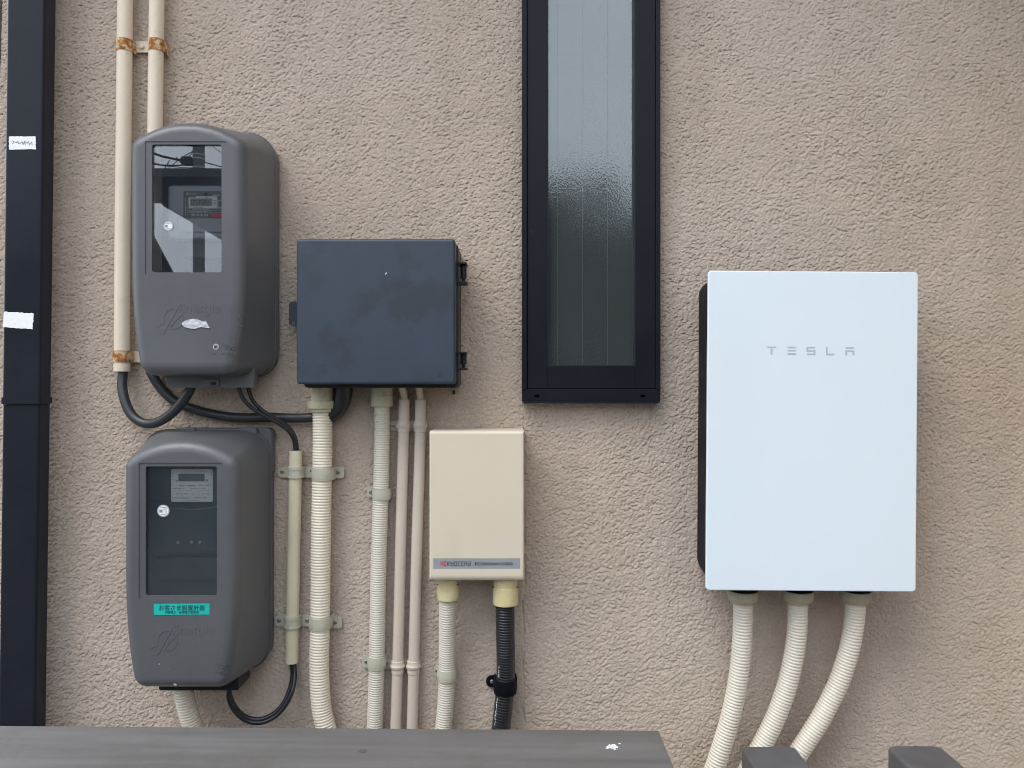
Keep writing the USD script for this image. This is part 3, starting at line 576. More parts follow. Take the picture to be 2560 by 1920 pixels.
# ================================================================ the meters inside the boxes
def upper_meter():
    d = 0.118
    t = thing("electric_meter", "grey electric meter with lit digit display behind the upper box window", "electric meter", (-.62, -.04, 1.70))
    obj("meter_body", slab(X(424, .1), X(424, .1) + .165, Z(600, .1), Z(466, .1), 0.010, 0.112, .008, .006), METER_GREY, t)
    f = obj("face_plate", slab(X(458, d), X(458, d) + .130, Z(544.5, d), Z(477.5, d), 0.1125, d, .002, .001), METER_FACE, t)
    D = d + .0002
    bz = obj("display_bezel", ext(unary_union([sbox(X(472, D), Z(520.7, D), X(543, D), Z(494, D)), sbox(X(490, D), Z(494.2, D), X(543, D), Z(491, D))]), D, D + .0012), METER_WHITE, f, smooth=False)
    lc = obj("display", ext(sbox(X(476, D), Z(515.2, D), X(531, D), Z(496.4, D)), D + .0013, D + .0016), LCD, bz, smooth=False)
    segs = {"0": "abcdef", "7": "abcf", "3": "abcdg", "5": "afgcd", "8": "abcdefg", "9": "abcdfg"}
    w, h = .0042, .0088; lines = []
    for i, ch in enumerate("073589"):
        x, z = X(480.5 + i * 7.15, D), Z(511.3, D)
        g = {"a": ((x, z + h), (x + w, z + h)), "b": ((x + w, z + h), (x + w, z + h / 2)), "c": ((x + w, z + h / 2), (x + w, z)), "d": ((x, z), (x + w, z)), "e": ((x, z), (x, z + h / 2)), "f": ((x, z + h / 2), (x, z + h)), "g": ((x, z + h / 2), (x + w, z + h / 2))}
        lines += [g[k] for k in segs[ch]]
    lines.append(((X(523.2, D), Z(506.7, D)), (X(529.5, D), Z(506.7, D))))
    obj("digits", ext(strokes(lines, .0011, "square"), D + .0017, D + .0019), BLACK_INK, bz, smooth=False)
    r = np.random.default_rng(2)
    tx = [sbox(X(514, D), Z(494.6, D), X(522, D), Z(492.8, D)), sbox(X(484.5, D), Z(519.2, D), X(496, D), Z(516.8, D)), sbox(X(498, D), Z(519.2, D), X(508, D), Z(517.2, D))]
    tx += [sbox(X(534.2, D), Z(y + 1, D), X(541.5, D), Z(y - 1, D)) for y in (501.5, 506, 510.4)]
    obj("bezel_print", ext(unary_union(tx), D + .0013, D + .0016), INK, bz, smooth=False)
    mk = []
    cx, cz, s = X(469, D), Z(484, D), .0021
    for a in (90, 210, 330):
        e = np.array([math.cos(math.radians(a)), math.sin(math.radians(a))]); n = np.array([-e[1], e[0]]); o = np.array([cx, cz])
        mk.append(Polygon([o, o + e * s * .9 + n * s * .52, o + e * s * 1.8, o + e * s * .9 - n * s * .52]))
    mk += [sbox(X(474, D), Z(485.3, D), X(490, D), Z(484.6, D)), sbox(X(531, D), Z(488.4, D), X(549, D), Z(487.2, D))]
    for y in (522, 526, 531.5, 543):
        mk.append(sbox(X(463.5, D), Z(y + .35, D), X(553, D), Z(y - .2, D)))
    mk += [sbox(X(463.5, D), Z(520, D), X(472, D), Z(519.5, D)), sbox(X(463.5, D), Z(543, D), X(464.1, D), Z(494, D)), sbox(X(527, D), Z(534, D), X(527.6, D), Z(526, D))]
    for x in np.arange(479, 523, 2.6):
        if r.random() < .8: mk.append(sbox(X(x, D), Z(541 - r.uniform(0, 1), D), X(x + r.uniform(.6, 1.7), D), Z(533.5 + r.uniform(0, 2.5), D)))
    for x in np.arange(482, 524, 3): mk.append(sbox(X(x, D), Z(525, D), X(x + r.uniform(1, 2.6), D), Z(523.6, D)))
    for x in np.arange(474, 520, 3): mk.append(sbox(X(x, D), Z(530.2, D), X(x + r.uniform(1, 2.6), D), Z(528.5, D)))
    obj("face_print", ext(unary_union(mk), D, D + .0003), METER_WHITE, f, smooth=False)
    obj("sensor_window", ext(Point(X(515, D), Z(485.5, D)).buffer(.0036, quad_segs=2), D, D + .0006), BLACK_IN, f)
    wb = sbox(X(544.5, D), Z(519, D), X(560, D), Z(500, D))
    obj("side_window", ext(wb.difference(wb.buffer(-.0012)), D, D + .0008), METER_WHITE, f, smooth=False)
    rd = obj("red_strip", ext(sbox(X(528.5, D), Z(544, D), X(556, D), Z(534.2, D)), D, D + .0006), RED, f, smooth=False, label="red label strip")
    obj("terminal_cover", slab(X(449.5, .1), X(449.5, .1) + .135, Z(585, .1), Z(546, .1), 0.0, 0.1155, .003, .003), METER_GREY, t)
    obj("terminal_block", slab(X(449.5, .1), X(449.5, .1) + .128, Z(640, .1), Z(586, .1), 0.0, 0.08, .003, .003), METER_DARK, t)
upper_meter()

def lower_meter():
    d = 0.122
    t = thing("electric_meter", "dark electric meter with pale face plate behind the lower box window", "electric meter", (-.65, -.04, 1.07))
    obj("meter_body", slab(X(372, .1), X(372, .1) + .185, Z(1388, .11), Z(1150, .11), 0.010, 0.117, .010, .012), METER_DARK, t)
    f = obj("face_plate", slab(X(427.4, d), X(532, d), Z(1255, d), Z(1172, d), .1175, d, .003, .0008), METER_WHITE, t)
    D = d + .0002
    obj("display", ext(sbox(X(446, D), Z(1203.4, D), X(511.6, D), Z(1184.5, D)), D, D + .0005), METER_FACE, f, smooth=False)
    r = np.random.default_rng(4); mk = []
    def row(y, x0, x1, h, dens, wmax=2.6):
        x = x0
        while x < x1:
            w = r.uniform(.8, wmax)
            if r.random() < dens: mk.append(sbox(X(x, D), Z(y + h / 2, D), X(x + w, D), Z(y - h / 2, D)))
            x += w + r.uniform(.5, 1.2)
    row(1214, 449, 486, 3.4, .9, 3.6); row(1213, 492, 529, 3.0, .6); row(1221, 431, 460, 2.2, .9); row(1221, 475, 512, 2.2, .85)
    row(1227, 431, 450, 1.8, .6); row(1226.5, 465, 482, 1.8, .7); row(1226.5, 499, 519, 1.8, .7); row(1235, 440, 471, 3.0, .6); row(1235, 480, 520, 2.6, .45); row(1244.5, 431, 476, 2.4, .85); row(1244, 484, 516, 2.4, .8)
    mk.append(sbox(X(458, D), Z(1250.8, D), X(500, D), Z(1249.8, D)))
    for y in (1184, 1191, 1198): mk += [sbox(X(428.5, D), Z(y + .6, D), X(436, D), Z(y - .3, D)), sbox(X(524, D), Z(y - 1.2, D), X(531, D), Z(y - 2, D))]
    mk += [Point(X(441.5, D), Z(1202, D)).buffer(.0022), Point(X(517, D), Z(1201, D)).buffer(.0026)]
    obj("face_print", ext(unary_union(mk), D, D + .0003), INK, f, smooth=False)
    arc = [(X(430 + 110 * k, d), Z(1271 + 5 * math.sin(math.pi * k) - 4 * k, d)) for k in np.linspace(0, 1, 14)]
    obj("cover_seam", ext(strokes([arc], .0006), .1172, .1182), METER_GREY, t)
    obj("terminal_cover", slab(X(394, .08), X(394, .08) + .16, Z(1448, .08), Z(1392, .08), 0.010, 0.085, .004, .004), METER_DARK, t)
    for p in (446, 479, 500): obj("terminal_screw", screw(X(p, .117), Z(1356, .117), .117, .0036), SCREW, t)
lower_meter()

def seal(box, px, py, rpx, stamp):
    d = DF - .0059
    s = obj("round_sticker", ext(Point(X(px, d), Z(py, d)).buffer(rpx * S(d), quad_segs=14), d, d + .0004), PAPER, box, label="round white inspection sticker on the pane")
    e = d + .0005; u = rpx * S(d); x, z = X(px, d), Z(py, d)
    c = Point(x, z)
    mk = [c.buffer(u * .93).difference(c.buffer(u * .86)), sbox(x - u * .68, z - u * .30, x - u * .12, z + u * .22)]
    mk += [sbox(x - u * .5, z + u * .55, x + u * .45, z + u * .66), sbox(x - u * .42, z - u * .66, x + u * .42, z - u * .54)]
    parts = [ext(unary_union(mk), e, e + .0002)]
    if stamp: parts += [text("22", x - u * .02, z + u * .12, u * .42, e, .0002), text("1", x + u * .35, z - u * .42, u * .42, e, .0002)]
    obj("sticker_print", cat(*parts), INK, s, smooth=False)
seal(ub, 421, 565, 11.6, False); seal(lb, 408.5, 1277, 14.8, True)

# ================================================================ slate-blue junction box
def junction_box():
    DL = 0.130
    t = thing("junction_box", "square slate-blue plastic junction box with two hinge clips on its right side", "junction box", (-.277, 0, 1.49))
    x0, x1, z0, z1 = X(740.5, DL), X(1137.6, DL), Z(960.5, DL), Z(596.5, DL)
    lid = obj("lid", slab(x0, x1, z0, z1, 0.0905, DL, .007, .0055, 7), BOX_DARK, t)
    obj("base", slab(x0 + .003, X(1146, .0865), 1.4918, z1 - .002, 0.004, 0.0865, .010, .003), BOX_EDGE, t)
    obj("lip", slab(x0 + .0015, X(1141, .090), 1.4985, z1 - .0012, 0.0868, 0.0902, .008, .0008), BOX_EDGE, t)
    for y0, y1 in ((652, 713), (875.5, 929)):
        d = .0865; zt, zb = Z(y0 + 4, d), Z(y1 - 4, d); xa, xb = X(1140, d), X(1167, d)
        h = obj("hinge_clip", cat(slab(xa, xb, zt - .0042, zt, .050, .0925, .001, .001), slab(xa, xb + .0008, zb, zb + .0042, .050, .0925, .001, .001), cube(xa, xa + .0055, zb, zt, .060, .0890)), BOX_EDGE, t)
        obj("barrel", lathe([(.0003, zb + .0125), (.0066, zb + .0125), (.0066, zt - .0046), (.0003, zt - .0046)], xb - .0075, .076), BOX_EDGE, h)
        obj("pin", lathe([(.0003, zb + .004), (.0042, zb + .004), (.0042, zb + .013), (.0003, zb + .013)], xb - .0078, .076), BLACK_IN, h)
    d = .030; a = [(741, 754.5), (727, 754.5), (722.5, 761), (722.5, 810), (725, 813), (741, 817)]
    tab = Polygon([(X(p, d), Z(q, d)) for p, q in a] + [(X(741, d) + .03, Z(817, d)), (X(741, d) + .03, Z(754.5, d))]).difference(Point(X(732.6, d), Z(807.4, d)).buffer(.0038))
    tb = obj("mounting_tab", ext(tab, .026, .030), BOX_DARK, t)
    obj("tab_screw", screw(X(733.2, d), Z(807.6, d), .022, .0030), SCREW, tb)
    # small embossed mark at the lower right
    u = lambda px, py: (X(1060 + px / 18.43, DL), Z(900 + py / 18.43, DL))
    g = strokes([[u(565, 495), u(835, 495)], [u(835, 495), u(815, 610)], [u(700, 545), u(610, 715)], [u(700, 620), u(640, 710)], [u(830, 600), u(735, 715)], [u(700, 380), u(730, 400)], [u(610, 770), u(820, 760)]], .0009)
    obj("embossed_mark", ext(g, DL - .0002, DL + .0006), BOX_DARK, lid, smooth=False)
    fl = Polygon([(X(p, DL), Z(q, DL)) for p, q in ((963, 685.5), (965, 681.5), (967, 681.7), (966, 684.5), (964, 686.5))])
    obj("paint_fleck", ext(fl, DL - .0002, DL + .0004), PAPER, lid, smooth=False)
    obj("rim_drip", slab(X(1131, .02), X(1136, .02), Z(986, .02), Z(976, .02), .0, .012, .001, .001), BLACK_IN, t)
junction_box()

# ================================================================ beige connection box
def connection_box():
    D = 0.100
    t = thing("connection_box", "small beige cover with silver lettered name strip near its bottom edge", "connection box", (-.073, 0, 1.14))
    x0, x1, z0, z1 = X(1072.5, D), X(1311, D), Z(1453.5, D), Z(1077, D)
    loops = [(rrect(x0, x1, z0, z1, .004), .004)]
    for a in np.linspace(0, math.pi / 2, 9):
        k = .0065 * (1 - math.cos(a)); kb = .013 * (1 - math.cos(a))
        loops.append((rrect(x0 + k * .6, x1 - k * .6, z0 + kb, z1 - k, .003), D - .011 + .011 * math.sin(a)))
    m = hull(loops)
    nx0, nx1, nz0, nz1 = X(1083.6, D), X(1300, D), Z(1422, D), Z(1396.6, D)
    m = m - cube(nx0 - .0004, nx1 + .0004, nz0 - .0004, nz1 + .0004, D - .0012, D + .01)
    obj("cover", m, BEIGE_BOX, t)
    n = obj("name_strip", cube(nx0, nx1, nz0, nz1, D - .0014, D - .0005), PLATE_SILVER, t, smooth=False, label="silver name strip with black and red lettering")
    E = D - .0004
    # red emblem
    q = lambda px, py: (X(1050 + px / 7.9, D), Z(1350 + py / 7.9, D))
    em = unary_union([Polygon([q(*p) for p in a]) for a in (
        [(440, 430), (505, 408), (512, 440), (490, 462), (468, 440)], [(440, 500), (470, 490), (492, 468), (512, 495), (503, 530)],
        [(405, 430), (425, 425), (422, 505), (405, 500)], [(428, 430), (438, 432), (470, 464), (440, 498), (428, 500), (445, 466)])])
    hole = unary_union([Polygon([q(*p) for p in a]) for a in ([(465, 425), (492, 418), (488, 440)], [(468, 500), (492, 490), (492, 512)])])
    obj("emblem", ext(em.difference(hole), E, E + .0003), RED, n, smooth=False)
    # squared word
    w = 11.0; y0, y1, ym = 428, 510, 468
    L = lambda x, pts: [q(x + a, b) for a, b in pts]
    letters = [L(540, [(0, y0), (0, y1)]), L(540, [(48, y0), (4, ym), (48, y1)]),
               L(608, [(0, y0), (0, ym), (44, ym)]), L(608, [(44, y0), (44, y1), (0, y1)]),
               L(678, [(0, y0 + 4), (0, y1), (46, y1), (46, y0 + 4), (0, y0 + 4)]),
               L(750, [(46, y0 + 4), (0, y0 + 4), (0, y1), (46, y1)]),
               L(820, [(44, y0 + 4), (0, y0 + 4), (0, y1), (44, y1)]), L(820, [(0, ym), (40, ym)]),
               L(884, [(0, y1), (0, y0 + 4), (44, y0 + 4), (44, ym), (0, ym)]), L(884, [(20, ym), (46, y1)]),
               L(952, [(0, y0 + 4), (42, y0 + 4), (42, y1), (0, y1), (0, ym), (42, ym)])]
    obj("lettering", ext(strokes(letters, w / 7.9 * S(D)), E, E + .0003), BLACK_INK, n, smooth=False)
    xa, xb = q(1080, 0)[0], q(1836, 0)[0]
    cell = (xb - xa) / 11; hh = q(0, 444)[1] - q(0, 498)[1]
    obj("lettering", cat(*[text(ch, xa + i * cell + cell * .06, q(0, 498)[1], hh, E, .0003, bold=True, width=cell * .86) for i, ch in enumerate("ECONONACORD")]), BLACK_INK, n, smooth=False)
    for (a, b, ybot, dd) in ((1093, 1146.6, 1506, .052), (1232, 1295.4, 1520, .056)):
        r = (b - a) / 2 * S(dd); x = X((a + b) / 2, dd); zb = Z(ybot, dd + r); zt = z0 + .006; zm = zb + (zt - zb) * .56
        g = obj("cable_collar", lathe([(r * .80, zb), (r * .93, zb + .0004), (r, zb + .004), (r, zm), (r * .975, zm + .0008), (r * .955, zm + .0012), (r * .955, zt), (.001, zt)], x, dd), GLAND_YELLOW, t)
        for s in (-1, 1): obj("clip_slot", cube(x + s * r * .93 - .0016, x + s * r * .93 + .0016, zm + .001, zm + .0022, dd + r * .18, dd + r * .42), BLACK_IN, g, smooth=False)
    return x0, x1, z0
connection_box()

# ================================================================ white gateway box
def gateway():
    D = 0.150; roll = 0.0075
    cx, cz = X(2030.4, D), Z(1078, D)
    t = thing("power_gateway", "large white glass-fronted wall box with grey lettering and black sides", "wall box", (cx, 0, cz - .32))
    c, s = math.cos(-roll), math.sin(-roll)
    def rot(p):
        p = np.asarray(p, float); return np.c_[cx + (p[:, 0] - cx) * c - (p[:, 1] - cz) * s, cz + (p[:, 0] - cx) * s + (p[:, 1] - cz) * c]
    hw, hh = 262.6 * S(D), 399.8 * S(D)
    def loops(k, d): return rot(rrect(cx - hw + k, cx + hw - k, cz - hh + k, cz + hh - k, .007 - k * .5, 6)), d
    fr = [loops(.0010, D - .0075), loops(0, D - .0066)] + [loops(.0022 * (1 - math.cos(a)), D - .0022 + .0022 * math.sin(a)) for a in np.linspace(0, math.pi / 2, 6)]
    gp = obj("glass_front", hull(fr), WHITE_GLASS, t)
    b = .0175
    obj("enclosure", hull([(rot(rrect(cx - hw + b - .001, cx + hw - b + .001, cz - hh + b + .010, cz + hh - b - .006, .004, 3)), .006), (rot(rrect(cx - hw + b, cx + hw - b, cz - hh + b - .004, cz + hh - b + .004, .008, 4)), .022), (rot(rrect(cx - hw + b, cx + hw - b, cz - hh + b - .004, cz + hh - b + .004, .008, 4)), .095), (rot(rrect(cx - hw + .010, cx + hw - .010, cz - hh + .010, cz + hh - .010, .006, 4)), D - .0080)]), BLACK_BODY, t)
    for dd in (.045, .052):
        for x in (cx - hw + b - .0002, cx + hw - b + .0002):
            obj("side_rib", hull([(rot(rrect(x - .0012, x + .0012, cz - hh + .05, cz + hh - .05, .0005, 2)), dd), (rot(rrect(x - .0012, x + .0012, cz - hh + .05, cz + hh - .05, .0005, 2)), dd + .003)]), BLACK_BODY, t)
    q = lambda px, py: (X(1700 + px / 3.456, D), Z(640 + py / 3.456, D))
    Pq = lambda *p: Polygon([q(*a) for a in p])
    words = [
        [Pq((748, 782), (835, 782), (826, 795), (757, 795)), Pq((783, 799), (799, 799), (799, 852), (783, 852))],
        [Pq((925, 783), (1005, 783), (997, 796), (933, 796)), Pq((925, 811), (1005, 811), (997, 824), (933, 824)), Pq((925, 839), (1005, 839), (997, 853), (933, 853))],
        [Pq((1092, 785), (1168, 785), (1160, 798), (1106, 798), (1106, 813), (1170, 813), (1170, 855), (1092, 855), (1101, 842), (1156, 842), (1156, 826), (1092, 826))],
        [Pq((1261, 786), (1275, 786), (1275, 843), (1336, 843), (1328, 857), (1261, 857))],
        [Pq((1427, 788), (1507, 788), (1498, 801), (1436, 801)), Pq((1428, 815), (1506, 815), (1506, 858), (1491, 858), (1491, 828), (1443, 828), (1443, 858), (1428, 858))]]
    for g in words: obj("letter", ext(unary_union(g), D - .0001, D + .0003), LETTER_GREY, gp, smooth=False)
    zb = cz - hh + b
    for a, e in ((1820.5, 1894), (1957.8, 2031.7), (2102, 2176)):
        dd = .078; r = (e - a) / 2 * S(dd); x = X((a + e) / 2, dd); zr, zl = Z(1486, dd + r), Z(1508, dd + r)
        obj("hub_nut", lathe([(r * .82, zr - .002), (r * .86, zr), (r * .86, zb + .004), (.001, zb + .004)], x, dd), BLACK_BODY, t)
        n = 72; ang = np.linspace(0, 2 * math.pi, n, endpoint=False)
        knurl = unary_union([Polygon([(x + r * (1 - .022 * (k % 2)) * math.cos(2 * math.pi * k / 144), dd + r * (1 - .022 * (k % 2)) * math.sin(2 * math.pi * k / 144)) for k in range(144)])])
        g = obj("conduit_gland", cat(ext_up(knurl, zl, zr), lathe([(r * .70, zl - .0095), (r * .74, zl - .0088), (r * .74, zl - .006), (r * .80, zl - .0052), (r * .93, zl - .0008), (r * .97, zl - .0001)], x, dd)), GLAND_GREY, t, smooth=25)
gateway()

# ================================================================ smooth pipes
def path(*pts): return [P(*p) for p in pts]
d = .025
t = thing("painted_pipe", "beige painted pipe at far left ending above the black cable loop", "pipe", P(305, 929, d))
obj("pipe", tube(path((315.5, -420, d), (312.8, 0, d), (307.0, 540, d), (304.5, 926, d)), .0157, 28, .05), PIPE_PAINT, t)
zc = Z(917, d)
obj("end_fitting", lathe([(.0125, zc - .0105), (.0162, zc - .0103), (.0166, zc - .0095), (.0166, zc + .011), (.0160, zc + .0115)], X(304.8, d), d), PIPE_PAINT, t)
t = thing("painted_pipe", "beige painted pipe running down behind the upper meter box", "pipe", P(390, 620, d))
obj("pipe", tube(path((395, -420, d), (392, 0, d), (388, 300, d), (385.5, 640, d), (384, 880, d)), .0155, 28, .05), PIPE_PAINT, t)
d = .021
t = thing("cream_pipe", "short cream pipe with black cables at both ends, right of the lower meter box", "pipe", P(729, 1656, d))
body = tube(path((739.5, 1126, d), (736, 1300, d), (732, 1500, d), (729.5, 1656, d)), .0138, 28, .03)
obj("pipe", body, PVC_CREAM, t)
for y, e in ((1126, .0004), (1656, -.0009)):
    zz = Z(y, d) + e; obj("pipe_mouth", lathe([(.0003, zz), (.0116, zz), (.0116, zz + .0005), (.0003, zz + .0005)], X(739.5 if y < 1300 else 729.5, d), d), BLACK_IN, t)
d = .020
for lab, pts, cp, wire in (
    ("wall-coloured thin pipe left of its twin, below the junction box", ((1010.7, 999, d), (1009, 1080, d), (1003, 1300, d), (997, 1560, d), (990, 1800, d), (985, 2050, d)), ((1009, 1066), (994, 1667)), (1006, 972)),
    ("wall-coloured thin pipe right of its twin, close to the beige connection box", ((1051, 999, d), (1050.5, 1080, d), (1044, 1300, d), (1037, 1560, d), (1031, 1800, d), (1026, 2050, d)), ((1051, 1066), (1033.5, 1667)), (1047, 970))):
    t = thing("painted_pipe", lab, "pipe", path(pts[-1])[0])
    pp = obj("pipe", tube(path(*pts), .0119, 24, .04), PIPE_PINK, t)
    for (x, y), hh in zip(cp, (.0125, .0140)):
        zc, r = Z(y, d), .0119
        obj("coupling", lathe([(r * 1.02, zc - hh), (r * 1.12, zc - hh + .001), (r * 1.12, zc - .004), (r * 1.32, zc - .001), (r * 1.34, zc + .003), (r * 1.14, zc + .0065), (r * 1.14, zc + hh - .001), (r * 1.02, zc + hh)], X(x, d), d), PIPE_PINK, t)
    obj("pipe_stub", tube(path((pts[0][0], 1004, d), (pts[0][0], 999, d), (wire[0], wire[1], .035), (wire[0] - 3, 955, .042)), .0074, 18, .004), PIPE_PINK, t)

# ================================================================ corrugated conduits
def conduit(name, lab, material, pts, r, pitch, amp, top=None, category="conduit"):
    t = thing(name, lab, category, path(pts[-1])[0])
    obj("corrugated_tube", tube(path(*pts), r, 22, pitch=pitch, amp=amp), material, t, smooth=60)
    return t
d = .031
t = conduit("corrugated_conduit", "thick ivory corrugated conduit under the left half of the junction box", CORR,
    ((806, 1024, d), (806.5, 1100, d), (803, 1300, d), (801, 1480, d), (799.5, 1590, d), (798, 1660, d), (800, 1725, d), (804.5, 1774, d), (814, 1816, d), (832, 1880, d), (860, 1980, d), (880, 2120, d)), .0213, .0062, .0026)
def gland(t, name, x0, x1, profile, dd, material):
    """profile: (px offset scale, py) pairs from bottom up, radius given as half width in pixels."""
    x = X((x0 + x1) / 2, dd)
    return obj(name, lathe([(hw * S(dd), Z(py, dd)) for hw, py in profile], x, dd), material, t)
gland(t, "connector", 778, 834, [(22, 1031), (29.5, 1030), (31, 1022), (35.5, 1021), (36.2, 1019), (36.2, 1004), (35.5, 1002), (28, 1001.5), (28, 962), (.2, 962)], d, GLAND_OLIVE)
d = .026
t = conduit("corrugated_conduit", "ivory corrugated conduit under the middle of the junction box", CORR_GREY,
    ((955, 1008, d), (955, 1100, d), (950, 1300, d), (945, 1480, d), (942, 1650, d), (937, 1815, d), (931, 1980, d), (925, 2150, d)), .0172, .0050, .0021)
gland(t, "connector", 927, 982, [(20, 1017), (26, 1016), (27.6, 1013), (27.6, 989.2), (26.4, 988.6), (26.4, 987.6), (27.6, 987), (27.6, 962), (.2, 962)], d, GLAND_OLIVE)
conduit("corrugated_conduit", "pale corrugated conduit under the left yellowed collar of the beige box", CORR_GREY,
    ((1119, 1490, .050), (1118, 1560, .043), (1117.5, 1660, .031), (1115, 1740, .028), (1109, 1815, .028), (1098, 1920, .028), (1085, 2100, .028)), .0180, .0052, .0021)
t = conduit("black_conduit", "black corrugated conduit with white print under the right yellowed collar", BLACK_CORR,
    ((1263, 1500, .054), (1263, 1560, .049), (1264.5, 1660, .036), (1263.5, 1710, .033), (1259, 1760, .033), (1253, 1816, .033), (1240, 1930, .033), (1225, 2100, .033)), .0203, .0060, .0018)
rng = np.random.default_rng(21); prints = {0: [], 1: []}
for k, ys in enumerate((np.arange(1665, 1699, 1.9), np.arange(1746, 1818, 1.9))):
    for y in ys:
        if rng.random() < .38: continue
        cx = np.interp(y, [1660, 1710, 1760, 1816], [1264.5, 1263.5, 1259, 1253]); dc = np.interp(y, [1660, 1710], [.036, .033]); a = math.radians(-46 + rng.uniform(-3, 3))
        x0, dd = X(cx, dc) + .0199 * math.sin(a), dc + .0199 * math.cos(a); w = rng.uniform(.0004, .0011); h = rng.uniform(.0003, .0006)
        prints[k].append(hull([(rrect(x0 - w, x0 + w, Z(y, .05) - h, Z(y, .05) + h, 0), dd - .0012), (rrect(x0 - w, x0 + w, Z(y, .05) - h, Z(y, .05) + h, 0), dd + .0004)]))
for k in prints: obj("white_print", cat(*prints[k]), PAPER, t, smooth=False)
conduit("corrugated_conduit", "ivory corrugated conduit curving out below the lower meter box", CORR,
    ((452, 1690, .070), (458, 1725, .066), (468, 1770, .060), (483, 1818, .055), (505, 1880, .05), (530, 1980, .045), (545, 2120, .04)), .0202, .0062, .0024)
q = lambda px, py: (1700 + px / 2.572, 1380 + py / 2.572)
for lab, pts in (
    ("leftmost white corrugated conduit under the white wall box, reaching the lowest", [(406, 320), (405.5, 380), (404, 480), (398, 600), (385, 740), (362, 890), (330, 1040), (288, 1190), (222, 1389), (150, 1600), (100, 1850)]),
    ("middle white corrugated conduit under the white wall box, passing left behind a post", [(759, 320), (758, 380), (755, 480), (743, 600), (722, 720), (694, 840), (655, 960), (607, 1080), (543, 1210), (440, 1400), (350, 1600), (290, 1850)]),
    ("rightmost white corrugated conduit under the white wall box, most strongly bent", [(1128, 320), (1125, 390), (1113, 500), (1090, 620), (1058, 730), (1015, 850), (962, 960), (898, 1080), (822, 1200), (745, 1320), (640, 1480), (540, 1660), (480, 1870)])):
    n = len(pts); pp = [(*q(*p), .078 - .030 * k / (n - 1)) for k, p in enumerate(pts)]
    conduit("corrugated_conduit", lab, CORR_WHITE, pp, .0208, .0068, .0025)

# ================================================================ black cables
q = lambda px, py: (280 + px / 3.456, 640 + py / 3.456)
t = thing("power_cable", "thick black cable looping from the far left pipe up under the upper meter box", "cable", P(364, 1060, .05))
pp = [(*q(95, 960), .025), (*q(93, 1030), .025), (*q(88, 1110), .029), (*q(112, 1250), .038), (*q(178, 1380), .045), (*q(290, 1448), .052), (*q(405, 1430), .058), (*q(520, 1355), .064), (*q(612, 1255), .068), (*q(680, 1140), .070), (*q(700, 1080), .070)]
obj("sheath", tube(path(*pp), .0101, 24, .004), CABLE, t)
t = thing("power_cable", "thick black cable running low behind from the second left pipe to the junction box", "cable", P(660, 1043, .02))
pp = [(*q(322, 960), .022), (*q(345, 1020), .022), (*q(385, 1090), .021), (*q(455, 1180), .019), (*q(560, 1265), .018), (*q(700, 1322), .018), (*q(900, 1372), .018), (*q(1200, 1398), .019), (660, 1043, .020), (720, 1045, .022), (790, 1043, .022), (828, 1034, .026), (849, 1012, .032), (857, 985, .038), (858, 955, .042)]
obj("sheath", tube(path(*pp), .0103, 24, .004), CABLE, t)
obj("elbow_sleeve", tube(path((800, 1042, .023), (830, 1034, .026), (851, 1012, .032), (859, 985, .038), (860, 958, .042)), .0185, 24, .004), BLACK_CORR, t)

def twin(lab, A, B, r, loc):
    t = thing("twin_cable", lab, "cable", loc)
    for a in (A, B): obj("strand", tube(path(*a), r, 16, .003), CABLE_GLOSS, t)
A = [(*q(1085, 1110), .075), (*q(1098, 1150), .074), (*q(1135, 1235), .070), (*q(1220, 1320), .064), (*q(1330, 1385), .056), (*q(1430, 1440), .048), (*q(1520, 1505), .040), (*q(1568, 1580), .029), (*q(1582, 1650), .024), (738, 1140, .021)]
B = [(*q(1170, 1110), .062), (*q(1180, 1150), .061), (*q(1208, 1235), .058), (*q(1270, 1310), .055), (*q(1360, 1375), .050), (*q(1450, 1425), .043), (*q(1525, 1480), .037), (*q(1578, 1560), .031), (*q(1596, 1640), .024), (742, 1140, .021)]
twin("pair of thin glossy black cables from the upper meter box into the cream pipe", A, B, .0043, P(664, 1040, .06))
q5 = lambda px, py: (280 + px / 3.457, 1440 + py / 3.457)
A = [(*q5(1550, 700), .021), (*q5(1556, 760), .021), (*q5(1558, 880), .026), (*q5(1525, 1010), .036), (*q5(1475, 1110), .044), (*q5(1390, 1195), .052), (*q5(1270, 1240), .060), (*q5(1150, 1215), .066), (*q5(1070, 1140), .072), (*q5(1025, 1050), .075), (*q5(1012, 950), .076)]
B = [(*q5(1563, 700), .020), (*q5(1572, 760), .021), (*q5(1578, 880), .029), (*q5(1548, 1020), .042), (*q5(1490, 1130), .050), (*q5(1400, 1220), .058), (*q5(1275, 1268), .066), (*q5(1140, 1238), .072), (*q5(1050, 1150), .078), (*q5(1012, 1060), .081), (*q5(1030, 950), .080)]
twin("pair of glossy black cables hanging in a loop below the lower meter box", A, B, .0050, P(640, 1800, .06))

# ================================================================ clamps
def band(x, d, r, z0, z1, t=.0016, bulge=.0, ridge=False):
    def ring(tt):
        o = unary_union([Point(x, d).buffer(r + tt, quad_segs=16), sbox(x - r - tt, .002, x + r + tt, d)])
        return o.difference(unary_union([Point(x, d).buffer(r, quad_segs=16), sbox(x - r, -.01, x + r, d)]))
    n, out = 7, []
    for k in range(n):
        a, b = z0 + (z1 - z0) * k / n, z0 + (z1 - z0) * (k + 1) / n
        e = t + bulge * math.sin(math.pi * (k + .5) / n) + (.0012 if ridge and k in (0, n - 1, n - 2) else 0)
        out.append(ext_up(ring(e), a, b))
    return cat(*out)

